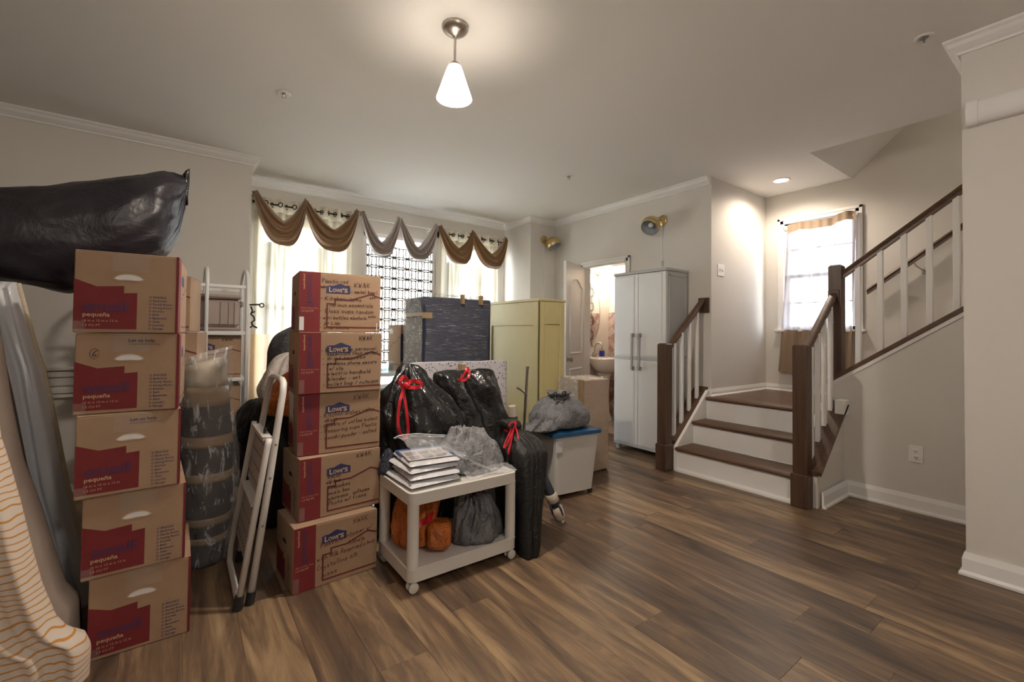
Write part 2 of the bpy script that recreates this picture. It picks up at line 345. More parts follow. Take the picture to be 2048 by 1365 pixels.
# ------------------------------------------------------------------ mesh helpers
class MB:
    def __init__(s): s.v = []; s.f = []; s.mi = []
    def add(s, vs, fs, mi=0):
        k = len(s.v); s.v += [Vector(p) for p in vs]
        for f in fs: s.f.append([i + k for i in f]); s.mi.append(mi)
        return s
    def box(s, x0, y0, z0, x1, y1, z1, bev=0.0, mi=0):
        if x0 > x1: x0, x1 = x1, x0
        if y0 > y1: y0, y1 = y1, y0
        if z0 > z1: z0, z1 = z1, z0
        lo, hi = (x0, y0, z0), (x1, y1, z1)
        bev = min(bev, (x1 - x0) * .45, (y1 - y0) * .45, (z1 - z0) * .45)
        if bev <= 0:
            vs = [(x, y, z) for x in (x0, x1) for y in (y0, y1) for z in (z0, z1)]
            return s.add(vs, [(0, 1, 3, 2), (4, 6, 7, 5), (0, 4, 5, 1), (2, 3, 7, 6), (0, 2, 6, 4), (1, 5, 7, 3)], mi)
        vs = []; idx = {}
        for c in range(8):
            b = (c & 1, c >> 1 & 1, c >> 2 & 1)
            for a in range(3):
                p = [(hi if b[k] else lo)[k] for k in range(3)]
                for k in range(3):
                    if k != a: p[k] += -bev if b[k] else bev
                idx[(c, a)] = len(vs); vs.append(p)
        fs = []
        for a in range(3):
            o = [k for k in range(3) if k != a]
            for sd in (0, 1):
                base = sd << a
                cs = [base, base | 1 << o[0], base | 1 << o[0] | 1 << o[1], base | 1 << o[1]]
                fs.append([idx[(c, a)] for c in cs])
        for a in range(3):
            o = [k for k in range(3) if k != a]
            for c in range(8):
                if not c >> a & 1:
                    d = c | 1 << a
                    fs.append([idx[(c, o[0])], idx[(d, o[0])], idx[(d, o[1])], idx[(c, o[1])]])
        for c in range(8): fs.append([idx[(c, k)] for k in range(3)])
        return s.add(vs, fs, mi)
    def tube(s, pts, r, n=8, closed=False, mi=0, cap=True, sq=1.0):
        pts = [Vector(p) for p in pts]; N = len(pts)
        rs = r if isinstance(r, (list, tuple)) else [r] * N
        ref = None; rings = []
        for i, p in enumerate(pts):
            a = pts[(i - 1) % N] if (closed or i > 0) else p
            b = pts[(i + 1) % N] if (closed or i < N - 1) else p
            t = (b - a)
            if t.length < 1e-9: t = Vector((0, 0, 1))
            t.normalize()
            if ref is None:
                ref = Vector((0, 0, 1)) if abs(t.z) < .9 else Vector((1, 0, 0))
            x = ref - t * ref.dot(t)
            if x.length < 1e-6: x = t.orthogonal()
            x.normalize(); y = t.cross(x); ref = x
            rings.append([p + (x * math.cos(2 * PI * k / n + PI / n) + y * math.sin(2 * PI * k / n + PI / n) * sq) * rs[i] for k in range(n)])
        vs = [q for R_ in rings for q in R_]; fs = []
        for i in range(N if closed else N - 1):
            j = (i + 1) % N
            for k in range(n):
                fs.append((i * n + k, i * n + (k + 1) % n, j * n + (k + 1) % n, j * n + k))
        if cap and not closed:
            fs.append(list(range(n))); fs.append(list(range((N - 1) * n, N * n)))
        return s.add(vs, fs, mi)
    def lathe(s, prof, c=(0, 0, 0), n=24, ax=(0, 0, 1), mi=0):
        ax = Vector(ax).normalized(); x = ax.orthogonal().normalized(); y = ax.cross(x); c = Vector(c)
        vs = []; fs = []
        for r, h in prof:
            for k in range(n):
                a = 2 * PI * k / n
                vs.append(c + ax * h + (x * math.cos(a) + y * math.sin(a)) * max(r, 1e-5))
        for i in range(len(prof) - 1):
            for k in range(n):
                fs.append((i * n + k, i * n + (k + 1) % n, (i + 1) * n + (k + 1) % n, (i + 1) * n + k))
        return s.add(vs, fs, mi)
    def prism(s, poly, a, b, fn, mi=0):
        """poly 2D list extruded from a to b; fn(u, v, w) -> 3D"""
        n = len(poly)
        vs = [fn(u, v, a) for u, v in poly] + [fn(u, v, b) for u, v in poly]
        fs = [list(range(n)), list(range(n, 2 * n))] + [(i, (i + 1) % n, n + (i + 1) % n, n + i) for i in range(n)]
        return s.add(vs, fs, mi)
    def grid(s, fn, nu, nv, closeu=False, closev=False, mi=0):
        cu = nu if closeu else nu + 1
        vs = [fn(i / nu, j / nv) for j in range(nv + 1) for i in range(cu)]; fs = []
        for j in range(nv):
            for i in range(nu):
                i2 = (i + 1) % cu
                fs.append((j * cu + i, j * cu + i2, (j + 1) * cu + i2, (j + 1) * cu + i))
        return s.add(vs, fs, mi)
    def xf(s, mtx):
        s.v = [mtx @ p for p in s.v]; return s
    def build(s, name, mats, parent=None, smooth=None, origin=None, recalc=True):
        me = bpy.data.meshes.new(name)
        if origin is None:
            xs = [p.x for p in s.v]; ys = [p.y for p in s.v]; zs = [p.z for p in s.v]
            origin = Vector(((min(xs) + max(xs)) / 2, (min(ys) + max(ys)) / 2, min(zs)))
        origin = Vector(origin)
        me.from_pydata([tuple(p - origin) for p in s.v], [], s.f)
        if not isinstance(mats, (list, tuple)): mats = [mats]
        for mt in mats: me.materials.append(mt)
        if len(mats) > 1: me.polygons.foreach_set('material_index', s.mi)
        if recalc:
            bm = bmesh.new(); bm.from_mesh(me); bmesh.ops.recalc_face_normals(bm, faces=bm.faces); bm.to_mesh(me); bm.free()
        if smooth:
            me.polygons.foreach_set('use_smooth', [True] * len(me.polygons))
            if smooth is not True: me.set_sharp_from_angle(angle=rad(smooth))
        me.update()
        o = bpy.data.objects.new(name, me); COL.objects.link(o)
        o.location = origin
        if parent is not None:
            o.parent = parent; o.location = origin - wloc(parent)
        return o
def wloc(o):
    p = Vector(o.location)
    while o.parent: o = o.parent; p += Vector(o.location)
    return p
def tag(o, label=None, cat=None, group=None, kind=None):
    if label: o['label'] = label
    if cat: o['category'] = cat
    if group: o['group'] = group
    if kind: o['kind'] = kind
    return o
def thing(name, loc, label, cat, group=None):
    o = bpy.data.objects.new(name, None); COL.objects.link(o); o.location = loc; o.empty_display_size = 0.1
    return tag(o, label, cat, group)
def struct(o): o['kind'] = 'structure'; return o
def box(name, mats, x0, y0, z0, x1, y1, z1, bev=0.0, parent=None, smooth=None):
    return MB().box(x0, y0, z0, x1, y1, z1, bev).build(name, mats, parent, smooth)
def rotz(c, a): return Matrix.Translation(Vector(c)) @ Matrix.Rotation(a, 4, 'Z')
def ridge(p): return 1 - 2 * abs(noise.noise(p))
def fbm(p, o=3):
    t = 0; a = 1
    for i in range(o): t += a * noise.noise(p); p = p * 2.1; a *= .5
    return t
def molding(name, mats, path, prof, parent=None, ztop=None):
    """sweep a profile (out, z) along a plan path with mitred corners; room is on the left of the path"""
    P = [Vector((p[0], p[1])) for p in path]; N = len(P); mb = MB(); vs = []
    for i, p in enumerate(P):
        d1 = (P[i] - P[i - 1]).normalized() if i > 0 else None
        d2 = (P[i + 1] - P[i]).normalized() if i < N - 1 else None
        if d1 is None: d1 = d2
        if d2 is None: d2 = d1
        n1 = Vector((-d1.y, d1.x)); n2 = Vector((-d2.y, d2.x))
        o = (n1 + n2) / (1 + n1.dot(n2))
        for a, z in prof: vs.append((p.x + o.x * a, p.y + o.y * a, z))
    k = len(prof); fs = []
    for i in range(N - 1):
        for j in range(k):
            fs.append((i * k + j, i * k + (j + 1) % k, (i + 1) * k + (j + 1) % k, (i + 1) * k + j))
    fs.append(list(range(k))); fs.append(list(range((N - 1) * k, N * k)))
    mb.add(vs, fs)
    return mb.build(name, mats, parent)

# ------------------------------------------------------------------ room shell
CEIL = 2.80
XW = 4.19      # wall with the bathroom door and the outlet
YB = 5.31      # bay window wall
YL = 4.67      # wall on both sides of the bay
floor = MB().box(-2.3, -3.1, -0.12, 4.32, 5.45, -0.006).build('floor', M['under']); struct(floor)
# planks run along y
rng = random.Random(3)
pw = 0.190
x = -1.30; row = 0
while x < 4.19:
    y = 0.15 - rng.random() * 1.0
    x1 = min(x + pw, 4.19)
    while y < 5.25:
        L = 1.22
        y0 = max(y, 0.15); y1 = min(y + L, 5.31)
        if y1 - y0 > 0.05 and not (x > 3.3 and y1 < 0.5):
            if x >= 0.45 or y0 < 4.67:
                pb = MB().box(x + .0002, y0 + .0002, -0.006, x1 - .0002, y1 - .0002, 0.0, 0.0009)
                pb.build('plank', M['plank'], floor)
        y += L
    x += pw; row += 1
MB().box(-2.3, -3.1, -0.006, -1.30, 5.3, 0.0).box(-1.3, -3.1, -.006, 4.19, .15, 0).box(4.19, 3.44, -.006, 4.31, 4.135, 0).build('floor_rest', M['plank'], floor)
struct(box('floor_bathroom', M['bathfloor'], 4.32, 2.5, -0.12, 5.6, 4.75, 0.0))
c = MB()
c.box(-2.3, -3.1, CEIL, 4.305, 5.45, CEIL + .12)
c.box(4.305, 1.57, CEIL, 5.45, 5.45, CEIL + .12)
# sloping underside of the flight above
sl = 0.92
c.add([(4.305, 1.57, CEIL), (5.45, 1.57, CEIL), (5.45, -0.9, CEIL + 2.47 * sl), (4.305, -0.9, CEIL + 2.47 * sl),
       (4.305, 1.57, CEIL + .15), (5.45, 1.57, CEIL + .15), (5.45, -0.9, CEIL + .15 + 2.47 * sl), (4.305, -0.9, CEIL + .15 + 2.47 * sl)],
      [(0, 1, 2, 3), (4, 5, 6, 7), (0, 1, 5, 4), (2, 3, 7, 6), (1, 2, 6, 5), (0, 3, 7, 4)])
c.box(4.305, -3.1, CEIL + 2.47 * sl, 5.45, -0.9, CEIL + 2.47 * sl + .1)
struct(c.build('ceiling', M['ceil']))
w = MB(); w.box(-2.4, YL, -.1, .49, YB + .14, CEIL + .05)
struct(w.build('wall_left', M['wall']))
w = MB(); w.box(-2.44, -3.14, -.1, -2.3, YL, CEIL + .05); struct(w.build('wall_far_left', M['wall']))
# rear wall behind the camera
w = MB()
w.box(-2.3, -3.14, -.1, 5.45, -3.0, CEIL + 2.5)
struct(w.build('wall_rear', M['wall']))
# bay wall with three window openings
WIN = [(0.62, 1.58), (1.72, 2.665), (2.79, 3.64)]
WZ = (0.55, 2.42)
w = MB()
xs = [0.49] + [a for q in WIN for a in q] + [3.76]
for i in range(0, len(xs), 2): w.box(xs[i], YB, -.1, xs[i + 1], YB + .14, CEIL + .05)
for a, b in WIN:
    w.box(a, YB, -.1, b, YB + .14, WZ[0]); w.box(a, YB, WZ[1], b, YB + .14, CEIL + .05)
struct(w.build('wall_bay', M['wall']))
YR = 4.70
struct(MB().box(3.76, YR, -.1, XW + .115, YB + .14, CEIL + .05).build('wall_bay_side', M['wall']))
w = MB()
DY0, DY1, DZ = 3.44, 4.135, 2.09
w.box(XW, 2.39, -.1, XW + .115, DY0, CEIL + .05); w.box(XW, DY1, -.1, XW + .115, YR, CEIL + .05); w.box(XW, DY0, DZ, XW + .115, DY1, CEIL + .05)
struct(w.build('wall_bathroom_door', M['wall']))
struct(MB().box(XW + .115, 2.39, -.1, 5.33, 2.50, CEIL + .05).build('wall_alcove', M['wall']))
# stair wall with its window
SW = (1.545, 2.195, 1.30, 2.46)
w = MB()
w.box(5.33, -3.1, -.1, 5.45, SW[0], 5.3); w.box(5.33, SW[1], -.1, 5.45, 2.5, 5.3)
w.box(5.33, SW[0], -.1, 5.45, SW[1], SW[2]); w.box(5.33, SW[0], SW[3], 5.45, SW[1], 5.3)
struct(w.build('wall_stair_back', M['wall']))
# low wall carrying the upper balustrade (sloped top)
HW0, HW1 = 1.405, -1.0
def hz(y): return 0.880 + (1.361 - y) * 0.709
w = MB(); w.prism([(HW0, 0.0), (0.0, 0.0), (0.0, hz(0.0)), (HW0, hz(HW0))], XW, XW + .115, lambda u, v, q: (q, u, v))
struct(w.build('wall_stair_low', M['wall']))
w = MB(); w.box(3.30, -3.0, -.1, XW + .115, 0.49, CEIL + .05); struct(w.build('wall_right', M['wall']))
w = MB(); w.box(XW + .0, -3.0, CEIL + .05, XW + .115, 1.57, 5.3); struct(w.build('wall_stair_upper', M['wall']))
# bathroom
w = MB(); w.box(XW + .115, 4.62, -.1, 5.6, 4.75, CEIL); struct(w.build('wall_bathroom_left', M['bathwall']))
w = MB(); w.box(5.24, 2.5, -.1, 5.36, 4.62, CEIL); struct(w.build('wall_bathroom_back', M['bathwall']))
w = MB(); w.box(5.225, 2.5, 0, 5.24, 4.62, 1.56); struct(w.build('trim_tile_band', M['tile']))

# crown, baseboards, casings
def crown(z): return [(0, z), (.062, z), (.062, z - .012), (.05, z - .022), (.042, z - .040), (.022, z - .058), (.012, z - .064), (.012, z - .078), (0, z - .078)]
struct(molding('trim_1', M['trim'], [(3.30, -3.0), (3.30, .49), (4.0, .49)], crown(CEIL)))
struct(molding('trim_2', M['trim'], [(XW, 2.40), (XW, YR), (3.76, YR), (3.76, YB), (.49, YB), (.49, YL), (-2.3, YL)], crown(CEIL)))
def base(z, h=.115): return [(0, z), (.026, z), (.026, z + .012), (.016, z + .022), (.014, z + .024), (.014, z + h - .03), (.009, z + h - .012), (.006, z + h), (0, z + h)]
struct(molding('baseboard_right', M['trim'], [(3.30, -3.0), (3.30, .49), (XW, .49)], base(0)))
struct(molding('baseboard_stairs', M['trim'], [(XW, .49), (XW, 1.28), (3.70, 1.28)], base(0)))
struct(molding('baseboard_landing', M['trim'], [(5.33, -.5), (5.33, 2.39), (4.19, 2.39), (4.19, 2.53)], base(.625, .075)))
struct(molding('baseboard_bay', M['trim'], [(XW, 2.53), (XW, 3.34)], base(0)))
# ridged chair rail low on the left wall
w = MB()
for z0, z1, d in ((.915, .94, .030), (.865, .905, .018), (.80, .855, .012), (.745, .785, .018), (.712, .738, .030)):
    w.box(-2.3, YL - d, z0, .40, YL, z1, .004)
struct(w.build('trim_3', M['wall']))

def casing(name, axis, plane, a0, a1, z0, z1, out, width=.062, sill=False, parent=None):
    """flat trim with a raised outer edge around an opening; axis is the horizontal run"""
    mb = MB()
    def bx(a, b, c_, d, t):
        if axis == 'x': mb.box(a, plane, c_, b, plane + out * t, d, .003)
        else: mb.box(plane, a, c_, plane + out * t, b, d, .003)
    for t, wi in ((.012, width), (.020, width * .45)):
        o0 = 0 if wi == width else width - wi
        bx(a0 - width, a0 - o0, z0, z1 + width, t); bx(a1 + o0, a1 + width, z0, z1 + width, t)
        bx(a0 - width, a1 + width, z1 + o0, z1 + width, t)
    if sill: bx(a0 - width - .02, a1 + width + .02, z0 - .022, z0, .055)
    return mb.build(name, M['trim'], parent)
struct(casing('trim_4', 'y', XW, DY0, DY1, 0, DZ, -1))
# door frame lining
w = MB(); w.box(XW, DY0, 0, XW + .115, DY0 + .016, DZ); w.box(XW, DY1 - .016, 0, XW + .115, DY1, DZ); w.box(XW, DY0, DZ - .016, XW + .115, DY1, DZ)
struct(w.build('trim_5', M['trim']))

# windows in the bay: frame, sash, glazing bar, pane
def window(name, x0, x1, z0, z1, y, bars=True):
    mb = MB(); f = .045
    for a in (x0, x1 - f): mb.box(a, y + .02, z0, a + f, y + .09, z1, .004)
    for a in (z0, z1 - f): mb.box(x0, y + .02, a, x1, y + .09, a + f, .004)
    o = struct(mb.build(name, M['trim']))
    mz = (z0 + z1) / 2
    MB().box(x0 + f, y + .03, mz - .022, x1 - f, y + .07, mz + .022, .004).build('sash_rail', M['trim'], o)
    if bars:
        xm = (x0 + x1) / 2
        for a, b in ((z0 + f, mz - .022), (mz + .022, z1 - f)):
            MB().box(xm - .008, y + .042, a, xm + .008, y + .058, b).build('glazing_bar', M['trim'], o)
            MB().box(x0 + f, y + .043, (a + b) / 2 - .008, x1 - f, y + .057, (a + b) / 2 + .008).build('glazing_bar', M['trim'], o)
    for a, b in ((z0 + f, mz - .022), (mz + .022, z1 - f)):
        MB().box(x0 + f, y + .048, a, x1 - f, y + .052, b).build('pane', M['glass'], o)
    return o
window('window_1', *WIN[0], *WZ, YB)
w2 = window('window_2', *WIN[1], *WZ, YB, False)
window('window_3', *WIN[2], *WZ, YB)
# white lattice screen standing in the lower part of the middle window
lat = MB()
lx0, lx1, lz1 = WIN[1][0] + .045, WIN[1][1] - .045, 2.275
px_, pz_ = 0.168, 0.128; th = .0085
yy = YB + .012
def strip(p, q, wd=th):
    a = Vector((p[0], yy, p[1])); b = Vector((q[0], yy, q[1])); d = (b - a).normalized(); n_ = Vector((-d.z, 0, d.x)) * wd
    y2 = Vector((0, .010, 0))
    vs = [a + n_, b + n_, b - n_, a - n_]; vs += [v_ + y2 for v_ in vs]
    lat.add(vs, [(0, 1, 2, 3), (4, 5, 6, 7), (0, 1, 5, 4), (1, 2, 6, 5), (2, 3, 7, 6), (3, 0, 4, 7)])
nz = int((lz1 - .75) / pz_)
nx = int(round((lx1 - lx0) / px_)); px_ = (lx1 - lx0) / nx
for j in range(nz):
    zt = lz1 - j * pz_; zb = zt - pz_; zm0, zm1 = zt - .026, zb + .026
    for i in range(nx + 1):
        xc = lx0 + i * px_                    # chain of narrow hexagons on the column lines
        hw, hn = .026, .011
        for sg in (-1, 1):
            if lx0 <= xc + sg * hw <= lx1:
                strip((xc, zt), (xc + sg * hw, zm0)); strip((xc + sg * hw, zm0), (xc + sg * hw, zm1)); strip((xc + sg * hw, zm1), (xc, zb))
        if i < nx:                            # rectangle between the chains, tied to them at its corners
            xm = xc + px_ / 2; rw = .028
            strip((xm - rw, zt - .006), (xm - rw, zb + .006)); strip((xm + rw, zt - .006), (xm + rw, zb + .006))
            strip((xm - rw, zt - .012), (xm + rw, zt - .012)); strip((xm - rw, zb + .012), (xm + rw, zb + .012))
            strip((xc, zt), (xm - rw, zt - .012)); strip((xm + rw, zt - .012), (xc + px_, zt))
            strip((xc, zb), (xm - rw, zb + .012)); strip((xm + rw, zb + .012), (xc + px_, zb))
lat.box(lx0 - .022, yy, .72, lx0 + .004, yy + .012, lz1 + .01); lat.box(lx1 - .004, yy, .72, lx1 + .022, yy + .012, lz1 + .01)
tag(lat.build('lattice_screen', M['lattice'], w2), kind='stuff')
# stair window
mb = MB(); f = .035
for a in (SW[0], SW[1] - f): mb.box(5.35, a, SW[2], 5.42, a + f, SW[3], .003)
for a in (SW[2], SW[3] - f): mb.box(5.35, SW[0], a, 5.42, SW[1], a + f, .003)
w4 = struct(mb.build('window_4', M['trim']))
zm = (SW[2] + SW[3]) / 2; ym = (SW[0] + SW[1]) / 2
MB().box(5.36, SW[0] + f, zm - .018, 5.40, SW[1] - f, zm + .018, .003).build('sash_rail', M['trim'], w4)
for z in ((SW[2] + zm) / 2, (SW[3] + zm) / 2): MB().box(5.375, SW[0] + f, z - .007, 5.388, SW[1] - f, z + .007).build('glazing_bar', M['trim'], w4)
for y in (SW[0] + f + (SW[1] - SW[0] - 2 * f) / 3, SW[1] - f - (SW[1] - SW[0] - 2 * f) / 3):
    for a, b in ((SW[2] + f, zm - .018), (zm + .018, SW[3] - f)): MB().box(5.376, y - .007, a, 5.387, y + .007, b).build('glazing_bar', M['trim'], w4)
for a, b in ((SW[2] + f, zm - .018), (zm + .018, SW[3] - f)): MB().box(5.380, SW[0] + f, a, 5.384, SW[1] - f, b).build('pane', M['glass'], w4)
casing('window_casing', 'y', 5.33, SW[0], SW[1], SW[2], SW[3], -1, .062, True, w4)

# ------------------------------------------------------------------ outside
nb = thing('neighbouring_house', (3.0, 16.0, -3.0), 'pale grey house seen through the lattice of the middle bay window', 'building')
MB().box(-6, 16, -3, 14, 22, 3.4).build('siding_wall', M['housewall'], nb)
MB().add([(-6.4, 15.6, 3.4), (14.4, 15.6, 3.4), (14.4, 19, 4.6), (-6.4, 19, 4.6), (-6.4, 22.4, 3.4), (14.4, 22.4, 3.4)], [(0, 1, 2, 3), (3, 2, 5, 4), (0, 3, 4), (1, 2, 5), (0, 1, 5, 4)]).build('roof', M['darkgrey'], nb)
for xx in (2.5, 4.6, 6.7):
    fr = MB().box(xx, 15.94, .2, xx + .95, 16.0, 1.9, .01).build('window_frame', M['trim'], nb)
    MB().box(xx + .08, 15.93, .28, xx + .87, 15.945, 1.82).build('pane', M['mirror'], fr)
struct(box('ground_outside', M['grass'], -30, 5.46, -.7, 40, 60, -.4))
# ------------------------------------------------------------------ staircase
st = thing('staircase', (3.9, 1.93, 0), 'short white and brown staircase of two steps up to the wooden landing', 'staircase')
Y0, Y1 = 1.445, 2.40
def tread(x0, x1, zt, y0=Y0, y1=Y1):
    t = .030
    prof = [(x1, zt - t), (x1, zt), (x0 + .012, zt), (x0 + .004, zt - .005), (x0, zt - .013), (x0 + .003, zt - .023), (x0 + .012, zt - t)]
    MB().prism(prof, y0, y1, lambda u, v, q: (u, q, v)).build('tread', M['stain_y'], st, 40)
tread(3.605, 3.89, .215); tread(3.862, 4.13, .422)
for xr, z0, z1 in ((3.635, 0, .185), (3.892, .215, .392), (4.115, .422, .598)):
    MB().box(xr, Y0, z0, xr + .02, Y1, z1).build('riser', M['trim'], st)
MB().prism([(3.612, 0), (3.635, 0), (3.635, .03), (3.622, .028), (3.614, .016)], Y0, Y1, lambda u, v, q: (u, q, v)).build('shoe_moulding', M['trim'], st)
# landing of long boards
n_b = 8; lx0, lx1 = 4.088, 5.33
prof = [(4.30, .60), (4.30, .63), (4.10, .63), (4.092, .625), (4.088, .615), (4.092, .606), (4.10, .60)]
MB().prism(prof, 1.41, 2.39, lambda u, v, q: (u, q, v)).build('landing_nosing', M['stain_y'], st, 40)
for i in range(8):
    a = 4.30 + i * (1.03 / 8)
    MB().box(a + .0005, .95 if i > 1 else 1.41, .60, a + 1.03 / 8 - .0005, 2.39, .63, .001).build('plank', M['stain_y'], st)
MB().box(4.11, 1.41, .30, 5.33, 2.39, .60).build('landing_base', M['trim'], st)
for i in range(4):
    ys = 1.20 - i * .25; z = .63 + (i + 1) * .205
    MB().box(XW + .115, ys - .27, z - .03, 5.33, ys + .02, z, .004).build('tread', M['stain_x'], st)
    MB().box(XW + .115, ys - .02, z - .235, 5.33, ys, z - .03).build('riser', M['trim'], st)
# closed strings (knee walls) with white inner edges and brown sloping shoes
def knee(y0, y1, inner, capy0, capy1, name, zoff=0.0):
    xa, xb = 3.665, XW
    za = .250 + zoff; sl_ = .845; zb = za + (xb - xa) * sl_
    w = MB(); w.prism([(xa, 0), (xb, 0), (xb, zb), (xa, za)], y0, y1, lambda u, v, q: (u, q, v)); w.build('string_wall', M['wall'], st)
    w = MB(); w.prism([(3.625, 0), (xb - .04, 0), (xb - .04, zb + .0), (3.66, za - .0), (3.625, za - .04)], inner[0], inner[1], lambda u, v, q: (u, q, v)); w.build('skirt_board', M['trim'], st)
    w = MB(); w.prism([(xa - .02, za - .012), (xb, zb - .002), (xb, zb + .026), (xa - .02, za + .012)], capy0, capy1, lambda u, v, q: (u, q, v)); w.build('sloping_shoe', M['stain_x'], st)
    return xa, za, sl_
kl = knee(2.425, 2.53, (2.395, 2.425), 2.422, 2.56, 'left')
kr = knee(1.295, 1.42, (1.42, 1.447), 1.262, 1.416, 'right')
MB().box(4.085, 1.262, .618, XW, 1.325, .738, .004).box(4.092, 1.258, .70, XW, 1.325, .735, .003).build('skirt_end', M['trim'], st)

def newel(mb, cx, cy, z0, z1, w, pl=0.0, plh=0.0):
    h = w / 2
    if pl: mb.box(cx - pl / 2, cy - pl / 2, z0, cx + pl / 2, cy + pl / 2, z0 + plh, .006)
    k = .012
    mb.box(cx - h, cy - h, z0, cx + h, cy + h, z1 - k)
    a = h - .012
    mb.add([(cx - h, cy - h, z1 - k), (cx + h, cy - h, z1 - k), (cx + h, cy + h, z1 - k), (cx - h, cy + h, z1 - k),
            (cx - a, cy - a, z1), (cx + a, cy - a, z1), (cx + a, cy + a, z1), (cx - a, cy + a, z1)],
           [(0, 1, 5, 4), (1, 2, 6, 5), (2, 3, 7, 6), (3, 0, 4, 7), (4, 5, 6, 7)])
def rail(mb, p, q, w=.058, h=.062):
    p = Vector(p); q = Vector(q); d = (q - p).normalized(); sd = Vector((-d.y, d.x, 0)).normalized()
    prof = [(-w / 2, .010), (-w / 2 + .006, -.008 + h / 2 + .004), (-w / 4, h / 2), (w / 4, h / 2), (w / 2 - .006, -.008 + h / 2 + .004), (w / 2, .010), (w / 2 - .004, -.002), (w / 3.2, -.010), (w / 3.2, -h / 2), (-w / 3.2, -h / 2), (-w / 3.2, -.010), (-w / 2 + .004, -.002)]
    vs = [p + sd * a + Vector((0, 0, 1)) * b for a, b in prof] + [q + sd * a + Vector((0, 0, 1)) * b for a, b in prof]
    n = len(prof); mb.add(vs, [list(range(n)), list(range(n, 2 * n))] + [(i, (i + 1) % n, n + (i + 1) % n, n + i) for i in range(n)])
def baluster(parent, x, y, z0, z1, w=.031):
    MB().box(x - w / 2, y - w / 2, z0, x + w / 2, y + w / 2, z1, .002).build('baluster', M['trim'], parent)
def balustrade(root, nx_, ny, topz, railp, railq, bal, plinth=True):
    mb = MB(); newel(mb, nx_, ny, 0, topz, .092, .117, .235); nw = mb.build('newel_post', M['stain_z'], root)
    pl = MB().lathe([(0, .0), (.006, .0), (.006, .004), (0, .004)], (nx_ - .0585, ny, .045), 8, (-1, 0, 0)).build('plug', M['stain_x'], nw)
    mb = MB(); rail(mb, railp, railq); mb.build('handrail', M['stain_x'], root, 40)
    sl_ = (railq[2] - railp[2]) / (railq[0] - railp[0])
    for bx, by in bal:
        zb = .250 + (bx - 3.665) * .845
        baluster(root, bx, by, zb + .002, railp[2] + (bx - railp[0]) * sl_ - .018)
r1 = thing('balustrade', (3.6, 2.48, 0), 'left stair balustrade with brown newel post beside the white cabinet', 'railing', 'balustrades of the short staircase')
balustrade(r1, 3.575, 2.487, 1.150, (3.62, 2.487, 1.100), (4.17, 2.470, 1.565), [(3.70, 2.475), (3.82, 2.475), (3.945, 2.475), (4.075, 2.473)])
MB().box(4.165, 2.405, 1.452, XW, 2.515, 1.600, .004).build('rosette', M['stain_z'], r1)
r2 = thing('balustrade', (3.64, 1.38, 0), 'right stair balustrade whose handrail rises to the tall newel', 'railing', 'balustrades of the short staircase')
balustrade(r2, 3.640, 1.381, 1.165, (3.685, 1.375, 1.115), (4.20, 1.365, 1.550), [(3.745, 1.362), (3.868, 1.362), (3.992, 1.362), (4.118, 1.362)])
r3 = thing('stair_balustrade', (4.24, .8, .9), 'upper balustrade climbing along the sloped wall past the stair window', 'railing')
mb = MB(); newel(mb, 4.245, 1.358, .90, 1.802, .088); mb.build('newel_post', M['stain_z'], r3)
mb = MB(); mb.box(4.192, 1.325, 1.50, 4.202, 1.402, 1.60, .003); mb.build('rosette', M['stain_z'], r3)
mb = MB(); rail(mb, (4.245, 1.315, 1.722), (4.245, -.7, 1.722 + 2.015 * .752)); mb.build('handrail', M['stain_y'], r3, 40)
mb = MB(); mb.prism([(HW0 + .005, hz(HW0) - .004), (-.9, hz(-.9) - .004), (-.9, hz(-.9) + .030), (HW0 + .005, hz(HW0) + .030)], XW - .018, XW + .135, lambda u, v, q: (q, u, v)); mb.build('sloping_cap', M['stain_y'], r3)
mb = MB(); mb.prism([(HW0, hz(HW0) - .034), (-.9, hz(-.9) - .034), (-.9, hz(-.9) - .004), (HW0, hz(HW0) - .004)], XW - .010, XW, lambda u, v, q: (q, u, v)); mb.build('cap_moulding', M['trim'], r3)
for i in range(12):
    y = 1.215 - i * .1385
    if y < -.6: break
    baluster(r3, 4.245, y, hz(y) + .026, 1.722 + (1.315 - y) * .752 - .02, .034)
r4 = thing('wall_handrail', (5.27, 1.0, 1.6), 'brown wall handrail on the stair wall right of the window', 'railing')
mb = MB(); rail(mb, (5.255, 1.432, 1.660), (5.255, -.6, 1.660 + 2.032 * .775), .05, .055); mb.build('handrail', M['stain_y'], r4, 40)
for y in (1.09, .15):
    z = 1.66 + (1.432 - y) * .775 - .03
    mb = MB(); mb.lathe([(0, 0), (.032, 0), (.032, .006), (.014, .012), (0, .012)], (5.33, y - .06, z - .075), 14, (-1, 0, 0)); mb.tube([(5.322, y - .06, z - .075), (5.275, y - .05, z - .07), (5.255, y - .01, z - .03), (5.255, y, z)], .006, 6)
    mb.build('bracket', M['nickel'], r4, 40)

